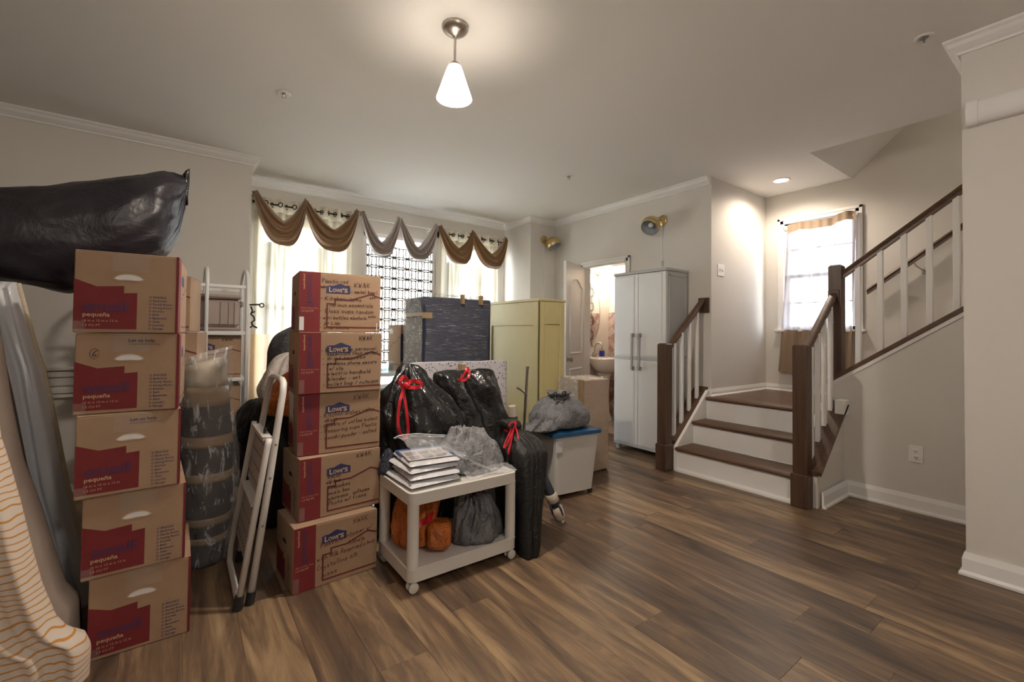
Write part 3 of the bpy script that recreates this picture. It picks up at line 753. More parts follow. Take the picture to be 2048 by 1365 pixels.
# ------------------------------------------------------------------ wall and ceiling fixtures
def plate(name, label, cat, x, y, z, axis, sw):
    """electrical cover plate; axis 'x' faces -x, 'y' faces -y"""
    root = thing(name, (x, y, z), label, cat)
    w_, h_ = (.078, .118)
    def bx(nm, m_, du0, dz0, du1, dz1, d0, d1, bev=.002):
        mb = MB()
        if axis == 'x': mb.box(x - d1, y + du0, z + dz0, x - d0, y + du1, z + dz1, bev)
        else: mb.box(x + du0, y - d1, z + dz0, x + du1, y - d0, z + dz1, bev)
        return mb.build(nm, m_, root)
    if sw == 'outlet':
        bx('cover_plate', M['trim'], -w_ / 2, -h_ / 2, w_ / 2, h_ / 2, 0, .006)
        for dz in (.022, -.022):
            r = bx('receptacle', M['trim'], -.017, dz - .014, .017, dz + .014, .006, .009)
            for du in (-.007, .007): bx('slot', M['dark'], du - .0014, dz - .004, du + .0014, dz + .006, .009, .0096, 0)
            bx('slot', M['dark'], -.003, dz - .011, .003, dz - .006, .009, .0096, 0)
    else:
        bx('cover_plate', M['trim'], -.062, -h_ / 2, .062, h_ / 2, 0, .006)
        for du in (-.023, .023):
            bx('toggle_slot', M['plasticgrey'], du - .006, -.014, du + .006, .014, .006, .007, 0)
            bx('toggle', M['trim'], du - .0045, -.002 if du < 0 else -.012, du + .0045, .012 if du < 0 else .002, .007, .017)
    return root
plate('wall_outlet', 'white double electrical outlet on the wall below the upper balustrade', 'outlet', XW, .868, .403, 'x', 'outlet')
plate('light_switch', 'white double toggle light switch on the alcove wall above the landing', 'switch', 4.365, 2.39, 1.885, 'y', 'switch')

pl = thing('pendant_lamp', (1.105, 2.02, CEIL), 'lit pendant lamp with frosted cone shade hanging from the ceiling', 'lamp')
MB().lathe([(0, 0), (.068, 0), (.069, -.008), (.062, -.022), (.045, -.036), (.024, -.046), (.012, -.052), (.009, -.060), (0, -.060)], (1.105, 2.02, CEIL), 28).build('canopy', M['nickel'], pl, 40)
MB().tube([(1.105, 2.02, CEIL - .05), (1.105, 2.02, 2.600)], .0065, 10).build('stem', M['nickel'], pl, 40)
MB().lathe([(0, 2.612), (.020, 2.611), (.030, 2.600), (.034, 2.592), (0, 2.592)], (1.105, 2.02, 0), 24).build('cap', M['nickel'], pl, 40)
sh = MB().lathe([(.012, 2.597), (.026, 2.596), (.034, 2.588), (.042, 2.57), (.091, 2.425), (.088, 2.425), (.038, 2.57), (.02, 2.59), (.012, 2.59)], (1.105, 2.02, 0), 32).build('glass_shade', M['shade'], pl, 50)
MB().lathe([(0, 2.452), (.030, 2.450), (.034, 2.47), (.026, 2.50), (.012, 2.53), (0, 2.53)], (1.105, 2.02, 0), 16).build('bulb', M['shade_in'], pl, True)

dl = thing('recessed_light', (4.84, 2.02, CEIL), 'lit round recessed downlight in the ceiling above the landing', 'ceiling light')
MB().lathe([(.062, 0), (.085, 0), (.086, -.004), (.080, -.008), (.066, -.006), (.062, 0)], (4.84, 2.02, CEIL), 28).build('trim_ring', M['trim'], dl, 40)
MB().lathe([(0, -.003), (.064, -.003), (.064, 0), (0, 0)], (4.84, 2.02, CEIL), 28).build('lens', M['led'], dl)
def sprinkler(x, y, label):
    r = thing('sprinkler_head', (x, y, CEIL), label, 'sprinkler', 'ceiling fire sprinklers')
    MB().lathe([(.022, -.001), (.041, 0), (.042, -.004), (.036, -.007), (.022, -.004), (.022, -.001)], (x, y, CEIL), 24).build('escutcheon', M['trim'], r, 40)
    MB().lathe([(0, 0), (.021, 0), (.021, -.002), (.010, -.003), (.009, -.012), (0, -.012)], (x, y, CEIL), 16).build('body', M['steel'], r, 40)
    f = MB()
    for sg in (-1, 1): f.tube([(x + sg * .009, y, CEIL - .008), (x + sg * .012, y, CEIL - .022), (x + sg * .003, y, CEIL - .036)], .0025, 6)
    f.build('frame_arm', M['steel'], r)
    MB().lathe([(0, -.036), (.013, -.037), (.014, -.039), (0, -.040)], (x, y, CEIL), 14).build('deflector', M['trim'], r)
sprinkler(.518, 3.278, 'ceiling fire sprinkler nearest the left wall above the moving boxes')
sprinkler(3.085, 3.255, 'ceiling fire sprinkler above the bathroom door and yellow cabinet')
sprinkler(3.108, .599, 'ceiling fire sprinkler near the right wall corner')

def sconce(px_, py_, pz, nrm, gl, aim, label, cord):
    r = thing('wall_sconce', (px_, py_, pz), label, 'wall lamp', 'brass globe wall lamps')
    n = Vector(nrm); P = Vector((px_, py_, pz)); G = Vector(gl); R = .102; a = Vector(aim).normalized()
    MB().lathe([(0, .024), (.045, .024), (.056, .018), (.058, .010), (.058, 0), (0, 0)], P, 26, n).build('wall_plate', M['brass'], r, 40)
    back = G - a * R * .55
    MB().tube([P + n * .02, P + n * .06, back], .009, 8).build('arm', M['brass'], r, True)
    prof = []; rim = 1.02
    for i in range(15):
        t = -1 + i / 14 * (1 + .42)
        prof.append((math.sqrt(max(0, 1 - t * t)) * R, t * R))
    rr = prof[-1][0]
    sh = MB().lathe(prof + [(rr - .004, .42 * R), ], G, 30, a)
    sh.build('globe_shade', M['brass'], r, True)
    ins = []
    for i in range(12):
        t = .42 - i / 11 * 1.30
        ins.append((math.sqrt(max(0, .93 - t * t)) * R if i else rr - .002, t * R))
    MB().lathe(ins + [(0, -.90 * R)], G, 26, a).build('inner_reflector', M['sconcein'], r, True)
    MB().lathe([(0, .12 * R), (.022, .05 * R), (.026, -.1 * R), (.012, -.5 * R), (0, -.5 * R)], G, 14, a).build('bulb', M['trim'], r, True)
    MB().tube([(p[0], p[1], p[2]) for p in cord], .0035, 6).build('cord', M['trim'], r)
    return r
sconce(3.990, YR, 2.520, (0, -1, 0), (4.035, YR - .150, 2.443), (.15, -.45, -.88), 'brass globe wall lamp on the bay corner beside the open door',
       [(3.99, YR - .006, 2.46), (3.985, YR - .006, 2.2), (3.99, YR - .006, 2.08), (3.988, YR - .012, 2.05), (3.988, YR - .012, 1.99), (3.995, YR - .006, 1.9), (3.99, YR - .006, .9)])
s2 = sconce(XW, 2.945, 2.470, (-1, 0, 0), (XW - .205, 2.950, 2.385), (-.72, -.10, -.66), 'brass globe wall lamp above the white storage cabinet',
       [(XW - .006, 2.945, 2.41), (XW - .006, 2.95, 2.2), (XW - .006, 2.945, 1.95)])
MB().box(XW - .012, 2.935, 1.975, XW, 2.957, 2.03, .002).build('cord_switch', M['plasticgrey'], s2)

# long white rounded housing on the right wall
hs = thing('projector_screen_housing', (3.27, -.5, 2.39), 'long white rounded screen housing mounted high on the right wall', 'screen housing')
pf = []
for i in range(13):
    a = -PI / 2 + i / 12 * PI
    pf.append((-.020 - .034 * math.cos(a) * 1.0, .062 * math.sin(a)))
pf = [(0, -.062)] + pf + [(0, .062)]
MB().prism(pf, -2.4, .425, lambda u, v, q: (3.30 + u, q, 2.388 + v)).build('case', M['trim'], hs, 40)
pe = [(u * 1.08, v * 1.06) for u, v in pf]
MB().prism(pe, .425, .468, lambda u, v, q: (3.30 + u, q, 2.388 + v)).build('end_cap', M['trim'], hs, 40)

# ------------------------------------------------------------------ curtains
def curtain(name, label, x0, x1, z0, z1, y, waves, mats, amp=.035, group=None, band=None, head=.14, holes=True, seed=1, lean=0.0):
    r = thing(name, ((x0 + x1) / 2, y, z0), label, 'curtain', group)
    rg = random.Random(seed); ph = rg.random() * 6
    def sheet(za, zb):
        def fn(u, v):
            z = za + (zb - za) * v; k = (z1 - z) / (z1 - z0)
            t = u * waves * 2 * PI + ph
            a = amp * (1 - .25 * k)
            xx = x0 + (x1 - x0) * u + lean * k * (u - .5) + .012 * math.sin(t * .5 + 3 * k) * k
            return (xx, y + a * math.sin(t + .5 * k * math.sin(u * 5)) + .01 * noise.noise(Vector((u * 6, z * 2, seed))), z)
        return fn
    zb = band if band else z0
    def part(nm, mt, a, b, nv):
        MB().grid(sheet(a, b), int(waves * 16), nv).build(nm, mt, r, True, recalc=False)
    part('sheer_panel', mats[0], zb, z1 - head, 14); part('heading', mats[1], z1 - head, z1, 3)
    if band: part('lower_band', mats[2], z0, band, 6)
    if holes:
        n = int(waves * 2)
        for i in range(n):
            u = (i + .5) / n
            t = u * waves * 2 * PI + ph; dx = (x1 - x0); dy = amp * waves * 2 * PI * math.cos(t)
            ang = math.atan2(dy, dx); cx, cy, cz = x0 + dx * u, y + amp * math.sin(t), z1 - .062
            ring = [(cx + math.cos(q) * .023 * math.cos(ang), cy + math.cos(q) * .023 * math.sin(ang), cz + .023 * math.sin(q)) for q in [k * PI / 8 for k in range(16)]]
            MB().tube(ring, .005, 5, closed=True).build('grommet', M['iron'], r)
    return r
YC = 5.225
curtain('grommet_curtain', 'ivory grommet curtain with tan lower band at the bay left corner', .575, 1.045, .03, 2.605, YC, 3.5, (M['sheer'], M['sheerhead'], M['tanband']), .036, 'ivory curtains of the left bay window', 1.19, seed=2)
curtain('grommet_curtain', 'ivory grommet curtain second from the left, above the tall labelled boxes', 1.05, 1.545, .03, 2.605, YC, 3.5, (M['sheer'], M['sheerhead'], M['tanband']), .036, 'ivory curtains of the left bay window', 1.19, seed=3)
curtain('grommet_curtain', 'ivory grommet curtain behind the navy wrapped cabinet, left of its pair', 2.70, 3.12, .03, 2.585, YC, 3.0, (M['sheer'], M['sheerhead'], M['tanband']), .036, 'ivory curtains of the right bay window', 1.19, seed=4, lean=.02)
curtain('grommet_curtain', 'ivory grommet curtain nearest the bay right corner', 3.13, 3.60, .03, 2.585, YC, 3.5, (M['sheer'], M['sheerhead'], M['tanband']), .036, 'ivory curtains of the right bay window', 1.19, seed=5)
def rod(label, x0, x1, z, m_, finial=True, r=.008, y=YC):
    t = thing('curtain_rod', ((x0 + x1) / 2, y, z), label, 'curtain rod', 'curtain rods of the bay')
    MB().tube([(x0, y, z), (x1, y, z)], r, 10).build('pole', m_, t, 50)
    for xx in (x0, x1):
        if finial: MB().lathe([(0, -.014), (.012, -.012), (.016, 0), (.012, .012), (0, .016)], (xx, y, z), 12, (1, 0, 0)).build('finial', m_, t, True)
        xb = xx + (.06 if xx == x0 else -.06)
        b = MB(); b.tube([(xb, y, z - .004), (xb, y + .03, z - .02), (xb, YB, z - .02)], .005, 6); b.box(xb - .012, YB - .006, z - .05, xb + .012, YB, z + .015); b.build('bracket', m_, t)
rod('black curtain rod over the left bay window', .57, 1.60, 2.543, M['iron'])
rod('slim white curtain rod over the middle lattice window', 1.645, 2.60, 2.553, M['trim'], False, .006)
rod('black curtain rod over the right bay window', 2.63, 3.705, 2.523, M['iron'])

def swag(parent, xa, xb, zt, zi, zo, y, mt, skew=0.0, folds=4, seed=1, wa=.03):
    """one hanging lobe: gathered at both ends, inner edge dips to zi, outer edge to zo"""
    rg = random.Random(seed); p1, p2 = rg.random() * 6, rg.random() * 6
    def fn(u, v):
        s_ = u + skew * math.sin(PI * u) * .5
        sag = max(0, 1 - abs(2 * u - 1) ** (1.25 + 1.9 * v))
        dip = (zi + (zo - zi) * v)
        zg = zt - .03 * (v - .5) * 2 * (1 - sag)
        z = zg + (dip - zt) * sag
        open_ = .35 + .65 * math.sin(PI * u) ** .6
        ft = v * (folds - 1) * 2 * PI + p1 + 1.0 * math.sin(u * PI * 1.5 + p2)
        yy_ = y - .060 - .05 * math.sin(PI * u) * (0.3 + .7 * v) + .030 * math.sin(ft) * open_ - .02 * math.sin(PI * v)
        edge = (1 - math.sin(PI * u) ** .5)
        xx = xa + (xb - xa) * s_ + (v - .5) * wa * edge * (1 if u < .5 else -1) * -1
        z += .012 * math.sin(ft + 1.2) * math.sin(PI * u)
        return (xx, yy_, z)
    mb = MB().grid(fn, 34, 26)
    o = mb.build('swag', mt, parent, True, recalc=False)
    sd = o.modifiers.new('cloth', 'SOLIDIFY'); sd.thickness = .004
    return o
def tuft(parent, x, z, y, mt, h=.05, w_=.03):
    def fn(u, v):
        a = u * 2 * PI; r_ = w_ * (.55 + .45 * abs(2 * v - 1)) * (1 + .25 * math.sin(5 * a))
        return (x + r_ * math.cos(a), y - .03 + r_ * .8 * math.sin(a), z - h / 2 + h * v + .008 * math.sin(3 * a))
    MB().grid(fn, 20, 5, closeu=True).build('gather', mt, parent, True)
v1 = thing('swag_valance', (1.07, YC, 2.1), 'bronze satin scarf valance over the left bay window', 'valance')
swag(v1, .575, 1.055, 2.62, 2.375, 2.115, YC, M['goldfab'], .10, 4, 11); swag(v1, 1.05, 1.60, 2.60, 2.365, 2.115, YC, M['goldfab'], .05, 4, 12)
for xx, zz in ((.578, 2.62), (1.052, 2.60), (1.598, 2.60)): tuft(v1, xx, zz - .01, YC, M['goldfab'])
v2 = thing('swag_valance', (2.1, YC, 2.1), 'taupe grey satin scarf valance over the middle lattice window', 'valance')
swag(v2, 1.655, 2.10, 2.60, 2.29, 2.105, YC, M['greyfab'], .05, 4, 13); swag(v2, 2.115, 2.60, 2.59, 2.28, 2.105, YC, M['greyfab'], -.05, 4, 14)
for xx, zz in ((1.66, 2.60), (2.105, 2.60), (2.598, 2.58)): tuft(v2, xx, zz - .01, YC, M['greyfab'], .05, .024)
v3 = thing('swag_valance', (3.15, YC, 2.1), 'bronze satin scarf valance over the right bay window', 'valance')
swag(v3, 2.64, 3.14, 2.59, 2.335, 2.12, YC, M['goldfab'], .12, 4, 15, .05); swag(v3, 3.13, 3.69, 2.57, 2.325, 2.115, YC, M['goldfab'], .16, 4, 16, .05)
for xx, zz in ((2.65, 2.575), (3.135, 2.555), (3.688, 2.55)): tuft(v3, xx, zz - .01, YC, M['goldfab'], .06, .03)

# stair window curtain on a white tension rod
cs = thing('window_curtain', (5.28, 1.85, .84), 'thin tan curtain with brown hem hanging over the stair window', 'curtain')
def scf(za, zb):
    def fn(u, v):
        z = za + (zb - za) * v; k = (2.455 - z) / 1.6
        yl = 2.142 + .095 * max(0, k) ** 1.3; yr = 1.520 + .05 * k
        y = yl + (yr - yl) * u
        return (5.268 + .012 * math.sin(u * 21 + 2 * k) * (1 - .4 * k) + .01 * math.sin(u * 47 + 1), y, z + .012 * math.sin(u * 9) * (1 - k) + (.016 * noise.noise(Vector((u * 4, k * 3, 2)))) - .03 * (1 - u) * (1 - min(1, k)))
    return fn
MB().grid(scf(1.30, 2.37), 60, 16).build('sheer_panel', M['tansheer'], cs, True, recalc=False)
MB().grid(scf(2.37, 2.455), 60, 4).build('heading', M['tanhem'], cs, True, recalc=False)
MB().grid(scf(.84, 1.30), 60, 8).build('lower_band', M['tanhem'], cs, True, recalc=False)
cr = thing('tension_rod', (5.29, 1.87, 2.42), 'white tension rod across the top of the stair window', 'curtain rod')
MB().tube([(5.30, SW[0], 2.425), (5.30, SW[1], 2.425)], .008, 8).build('pole', M['trim'], cr, True)
for a in (SW[0], SW[1] - .015): MB().lathe([(0, 0), (.013, 0), (.013, .015), (0, .015)], (5.30, a, 2.425), 12, (0, 1, 0)).build('end_cap', M['trim'], cr)

# ------------------------------------------------------------------ bathroom door and fittings
HX, HY, DL = XW - .01, 4.12, .675
ang = rad(64); dv = Vector((-math.sin(ang), -math.cos(ang), 0)); nv = Vector((dv.y, -dv.x, 0))
if nv.y > 0: nv = -nv
dr = thing('bathroom_door', (HX, HY, .01), 'white panelled bathroom door standing open behind the yellow cabinet', 'door')
Hd = 2.078
def dpt(u, z, d): return Vector((HX, HY, 0)) + dv * u + nv * d + Vector((0, 0, z))
leaf = MB(); leaf.prism([(0.005, .012), (DL, .012), (DL, Hd), (.005, Hd)], -.0175, .0175, lambda u, v, q: dpt(u, v, q)); leaf.build('leaf', M['trim'], dr)
def panel_frame(poly, name):
    """raised moulding following a polygon, and a raised field inside it"""
    n = len(poly); cx = sum(p[0] for p in poly) / n; cz = sum(p[1] for p in poly) / n
    def sc(k): 
        hw = max(abs(p[0] - cx) for p in poly)
        hh = max(abs(p[1] - cz) for p in poly)
        return [(cx + (u - cx) * (1 - k / hw), cz + (v - cz) * (1 - k / hh)) for u, v in poly]
    A, B, C_ = poly, sc(.016), sc(.032)
    for sd in (1, -1):
        mb = MB()
        vs = [dpt(u, v, sd * .0175) for u, v in A] + [dpt(u, v, sd * .031) for u, v in B] + [dpt(u, v, sd * .0178) for u, v in C_]
        fs = [(i, (i + 1) % n, n + (i + 1) % n, n + i) for i in range(n)] + [(n + i, n + (i + 1) % n, 2 * n + (i + 1) % n, 2 * n + i) for i in range(n)]
        mb.add(vs, fs)
        mb.build(name, M['trim'], dr, recalc=False)
ua, ub = .11, .565
arch = [(ua, .98), (ub, .98), (ub, 1.80)] + [(ub - (ub - ua) * t, 1.80 + .10 * math.sin(PI * t) ** 1.4) for t in [i / 10 for i in range(1, 10)]] + [(ua, 1.80)]
panel_frame(arch, 'arched_panel')
panel_frame([(ua, .20), (ub, .20), (ub, .82), (ua, .82)], 'lower_panel')
for sd in (1, -1):
    p = dpt(DL - .06, .93, sd * .0175)
    MB().lathe([(0, 0), (.028, 0), (.028, .005), (.012, .009), (.010, .03), (.022, .036), (.028, .048), (.024, .06), (0, .064)], p, 18, nv * sd).build('knob', M['nickel'], dr, 50)
for z in (.25, 1.0, 1.8): MB().tube([(HX + .004, HY + .012, z - .04), (HX + .004, HY + .012, z + .04)], .006, 8).build('hinge', M['nickel'], dr)

vl = thing('vanity_light', (4.9, 4.6, 2.05), 'lit twin vanity light above the bathroom mirror', 'wall lamp')
MB().box(4.62, 4.59, 2.06, 5.02, 4.62, 2.12, .008).build('back_plate', M['nickel'], vl)
for xx in (4.72, 4.945):
    MB().tube([(xx, 4.60, 2.09), (xx, 4.54, 2.10), (xx, 4.51, 2.09)], .008, 8).build('arm', M['nickel'], vl, True)
    MB().lathe([(.02, .04), (.032, .02), (.055, -.06), (.058, -.095), (.054, -.095), (.03, .015), (.02, .03)], (xx, 4.505, 2.06), 18).build('shade', M['shade_in'], vl, True)
mr = thing('oval_mirror', (4.78, 4.6, 1.1), 'oval mirror with ornate scrolled side above the bathroom sink', 'mirror')
def ell(rx, rz, y, n=36): return [(4.775 + rx * math.cos(2 * PI * k / n), y, 1.555 + rz * math.sin(2 * PI * k / n)) for k in range(n)]
mb = MB(); mb.add(ell(.235, .445, 4.604), [list(range(36))]); mb.build('mirror_glass', M['mirror'], mr)
MB().tube(ell(.238, .448, 4.608), .007, 6, closed=True).build('frame', M['nickel'], mr, True)
sc_ = MB()
for k in range(9):
    z = 1.10 + k * .105; sgn = 1 if k % 2 else -1
    pts = [(4.845 + sgn * .022 * math.sin(t) , 4.592, z + .05 * math.cos(t)) for t in [i * PI / 8 for i in range(11)]]
    sc_.tube(pts, .004, 5)
sc_.build('scrollwork', M['iron'], mr)
sk = thing('pedestal_sink', (4.97, 4.4, 0), 'white pedestal sink in the bathroom with tall faucet', 'sink')
def bowl(u, v):
    a = u * 2 * PI
    prof = [(.0, .66), (.10, .67), (.20, .72), (.255, .80), (.27, .86), (.272, .885), (.262, .892), (.235, .885), (.18, .83), (.08, .80), (0, .795)]
    i = min(int(v * 10), 9); t = v * 10 - i; r_ = prof[i][0] * (1 - t) + prof[i + 1][0] * t; z = prof[i][1] * (1 - t) + prof[i + 1][1] * t
    return (4.94 + r_ * 1.02 * math.cos(a), 4.385 + r_ * .82 * math.sin(a), z)
MB().grid(bowl, 32, 20, closeu=True).box(4.76, 4.53, .80, 5.12, 4.62, .90, .01).build('basin', M['china'], sk, 50)
MB().lathe([(.11, 0), (.105, .04), (.075, .10), (.065, .4), (.085, .62), (.12, .68), (0, .68)], (4.94, 4.44, 0), 24).build('pedestal', M['china'], sk, 50)
fc = MB(); fc.lathe([(.022, .90), (.020, .915), (.010, .93), (.010, .95), (0, .95)], (4.86, 4.565, 0), 14)
fc.tube([(4.86, 4.565, .93), (4.86, 4.56, 1.04), (4.87, 4.53, 1.095), (4.885, 4.48, 1.105), (4.895, 4.445, 1.08), (4.897, 4.435, 1.04)], .010, 8)
fc.tube([(4.90, 4.565, .90), (4.90, 4.565, .95), (4.905, 4.53, .965)], .008, 8); fc.tube([(4.82, 4.565, .90), (4.82, 4.565, .95), (4.815, 4.53, .965)], .008, 8)
fc.build('faucet', M['nickel'], sk, 50)
sb = thing('soap_bottle', (5.03, 4.56, .90), 'clear pump bottle of blue soap on the bathroom sink', 'soap bottle')
MB().box(4.995, 4.545, .901, 5.065, 4.60, .985, .008).build('liquid', M['soap'], sb)
MB().box(4.993, 4.543, .985, 5.067, 4.602, 1.012, .008).build('bottle_shoulder', M['clearglass'], sb)
MB().lathe([(.012, 1.012), (.012, 1.03), (.005, 1.032), (.005, 1.05), (0, 1.05)], (5.03, 4.572, 0), 12).tube([(5.03, 4.572, 1.048), (5.01, 4.55, 1.05)], .004, 6).build('pump', M['nickel'], sb)
ch = thing('hanging_chain', (4.42, 3.61, 2.8), 'thin brass chain hanging just inside the bathroom doorway', 'chain')
mb = MB()
for k in range(27):
    z = 2.776 - k * .030
    lk = [(4.42 + (.007 * math.cos(t) if k % 2 else 0), 3.61 + (0 if k % 2 else .007 * math.cos(t)), z + .018 * math.sin(t)) for t in [i * PI / 5 for i in range(10)]]
    mb.tube(lk, .002, 4, closed=True)
tag(mb.build('links', M['brass'], ch), kind='stuff')
# ------------------------------------------------------------------ writing
_tc = {}
def text_mesh(s, bold=0.0):
    key = (s, bold)
    if key in _tc: return _tc[key]
    cu = bpy.data.curves.new('lettering_curve', 'FONT'); cu.body = s; cu.size = 1.0; cu.offset = bold; cu.resolution_u = 2; cu.fill_mode = 'FRONT'
    o = bpy.data.objects.new('lettering_curve', cu); COL.objects.link(o)
    bpy.context.view_layer.update()
    me = bpy.data.meshes.new_from_object(o.evaluated_get(bpy.context.evaluated_depsgraph_get()))
    vs = [(v.co.x, v.co.y) for v in me.vertices]; fs = [list(p.vertices) for p in me.polygons]
    bpy.data.objects.remove(o); bpy.data.curves.remove(cu); bpy.data.meshes.remove(me)
    w_ = max(v[0] for v in vs) - min(v[0] for v in vs); x0 = min(v[0] for v in vs)
    vs = [(v[0] - x0, v[1]) for v in vs]
    _tc[key] = (vs, fs, w_); return _tc[key]
G = {
'a': '35 15 04 03 12 22 33|35 33 42', 'b': '08 02|04 15 25 34 33 22 12 03', 'c': '34 25 15 04 03 12 22 33', 'd': '38 32|34 25 15 04 03 12 22 33',
'e': '04 34 25 15 04 03 12 22 33', 'f': '38 28 17 12|05 25', 'g': '34 25 15 04 03 12 22 33|35 31 20 10 01', 'h': '08 02|04 15 25 34 32',
'i': '15 12|17 16', 'j': '25 21 10 00|27 26', 'k': '08 02|35 03|14 32', 'l': '18 12', 'm': '05 02|04 15 24 22|24 35 44 42', 'n': '05 02|04 15 25 34 32',
'o': '15 04 03 12 22 33 34 25 15', 'p': '05 00|04 15 25 34 33 22 12 03', 'r': '05 02|04 15 25', 's': '35 15 04 14 33 32 02', 't': '17 13 22 32|05 35',
'u': '05 03 12 22 33|35 32', 'v': '05 22 45', 'w': '05 12 24 32 45', 'x': '05 32|35 02', 'y': '05 13 23|35 20 00', 'z': '05 35 02 32',
'A': '02 28 42|14 34', 'K': '08 02|48 04|15 42', 'W': '08 12 26 32 48', 'P': '02 08 28 37 36 25 05', 'M': '02 08 24 48 42', 'R': '02 08 28 37 36 25 05|15 42',
'C': '37 28 18 07 03 12 22 33', 'G': '37 28 18 07 03 12 22 33 35 25', 'L': '08 02 32', '-': '04 24', '/': '02 38', '(': '28 16 14 22', ')': '08 16 14 02', '6': '38 16 03 12 22 33 24 14', '.': '12 13'}
_ADV = {'i': 3, 'l': 3, 'm': 6, 'w': 6, 'W': 6, 'M': 6, 'K': 6, 'A': 6, ' ': 3.2, '.': 3, '-': 4, 'j': 3.5, 't': 4.4, 'r': 4}
def hand_strokes(s, seed=0):
    rg = random.Random(seed * 131 + len(s)); out = []; x = 0
    for ch in s:
        g = G.get(ch)
        if g:
            jx, jy, k = rg.uniform(-.2, .2), rg.uniform(-.3, .3), rg.uniform(.92, 1.1)
            for st_ in g.split('|'):
                out.append([(x + jx + int(p[0]) * k + (int(p[1]) - 2) * .12 + rg.uniform(-.12, .12), (int(p[1]) - 2 + jy) * k + rg.uniform(-.12, .12)) for p in st_.split()])
        x += _ADV.get(ch, 5.1)
    return out, max(x - 1, 1)

class Face:
    """a printed box face: u to the right, v down, in metres from its upper left corner"""
    def __init__(s, o, r, d, nrm, w, h): s.o, s.r, s.d, s.n, s.w, s.h = Vector(o), Vector(r), Vector(d), Vector(nrm), w, h
    def p(s, u, v, k=.0006): return s.o + s.r * (u * s.w) + s.d * (v * s.h) + s.n * k
    def poly(s, mb, pts, k=.0006): mb.add([s.p(u, v, k) for u, v in pts], [list(range(len(pts)))])
    def rect(s, mb, u0, v0, u1, v1, k=.0006): s.poly(mb, [(u0, v0), (u1, v0), (u1, v1), (u0, v1)], k)
    def text(s, mb, t, u, v, height, width=None, bold=0.02, k=.0012, rot=0):
        """height and width as fractions of the face height / width; baseline at v (rot 90: reads downwards)"""
        vs, fs, w_ = text_mesh(t, bold); sy = height * s.h / .72
        sx = width * (s.w if not rot else s.h) / w_ if width else sy
        P = []
        for x, y in vs:
            a, b = x * sx, y * sy
            if rot: P.append(s.p(u, v, k) + s.d * a + s.r * b)
            else: P.append(s.p(u, v, k) + s.r * a - s.d * b)
        mb.add(P, fs)
    def hand(s, mb, t, u0, u1, v, cap, seed=0, slope=0.0, pen=.0013, k=.0014):
        st_, w_ = hand_strokes(t, seed); sx = (u1 - u0) * s.w / w_; sy = cap * s.h / 6
        for line in st_:
            pts = []
            for i in range(len(line)):
                pts.append(line[i])
            for (x0, y0), (x1, y1) in zip(pts[:-1], pts[1:]):
                a = Vector((x0 * sx, y0 * sy + x0 * sx * slope)); b = Vector((x1 * sx, y1 * sy + x1 * sx * slope)); d = b - a
                if d.length < 1e-6: continue
                n_ = Vector((-d.y, d.x)).normalized() * pen; e = d.normalized() * pen * .6
                q = [a - e + n_, b + e + n_, b + e - n_, a - e - n_]
                mb.add([s.p(u0, v, k) + s.r * c.x - s.d * c.y for c in q], [(0, 1, 2, 3)])
    def ribbon(s, mb, pts, wd, k=.0009):
        """mitred outline of constant width (m)"""
        P = [Vector((u * s.w, v * s.h)) for u, v in pts]; N = len(P); L = []; R = []
        for i in range(N):
            d1 = (P[i] - P[i - 1]).normalized() if i else (P[1] - P[0]).normalized()
            d2 = (P[i + 1] - P[i]).normalized() if i < N - 1 else d1
            n1 = Vector((-d1.y, d1.x)); n2 = Vector((-d2.y, d2.x)); o = (n1 + n2) / (1 + n1.dot(n2))
            L.append(P[i] + o * wd / 2); R.append(P[i] - o * wd / 2)
        vs = [s.p(q.x / s.w, q.y / s.h, k) for q in L + R]
        mb.add(vs, [(i, i + 1, N + i + 1, N + i) for i in range(N - 1)])
def flap_body(x0, y0, z0, x1, y1, z1):
    """closed carton: body, with the seam of the top flaps as a shallow groove"""
    mb = MB(); e = .0035
    mb.box(x0, y0, z0, x1, y1, z1 - .004, e)
    ym = (y0 + y1) / 2
    mb.box(x0 + .001, y0 + .001, z1 - .006, x1 - .001, ym - .001, z1, .0015); mb.box(x0 + .001, ym + .001, z1 - .006, x1 - .001, y1 - .001, z1, .0015)
    return mb
ROOMS = ['FRAGILE', 'Bedroom', 'Family Room', 'Dining Room', 'Kitchen', 'Bath', 'Basement', 'Attic', 'Laundry', 'Garage']
def bean(cu, cv, w_, h_, curve, n=9):
    top = [(cu - w_ / 2 + w_ * i / n, cv - curve * math.sin(PI * i / n) - h_ / 2 * (1 - abs(2 * i / n - 1) ** 4)) for i in range(n + 1)]
    bot = [(cu - w_ / 2 + w_ * i / n, cv - curve * math.sin(PI * i / n) + h_ / 2 * (1 - abs(2 * i / n - 1) ** 4)) for i in range(n + 1)]
    return top + bot[::-1][1:-1]
class Rec:
    """collects the parts of one carton, then turns and places them together"""
    def __init__(s, root, M4): s.root, s.M4 = root, M4
    def part(s, name, mb, mt, parent=None, label=None, smooth=None, recalc=True):
        mb.xf(s.M4); o = mb.build(name, mt, parent or s.root, smooth, recalc=recalc)
        if label: o['label'] = label
        return o
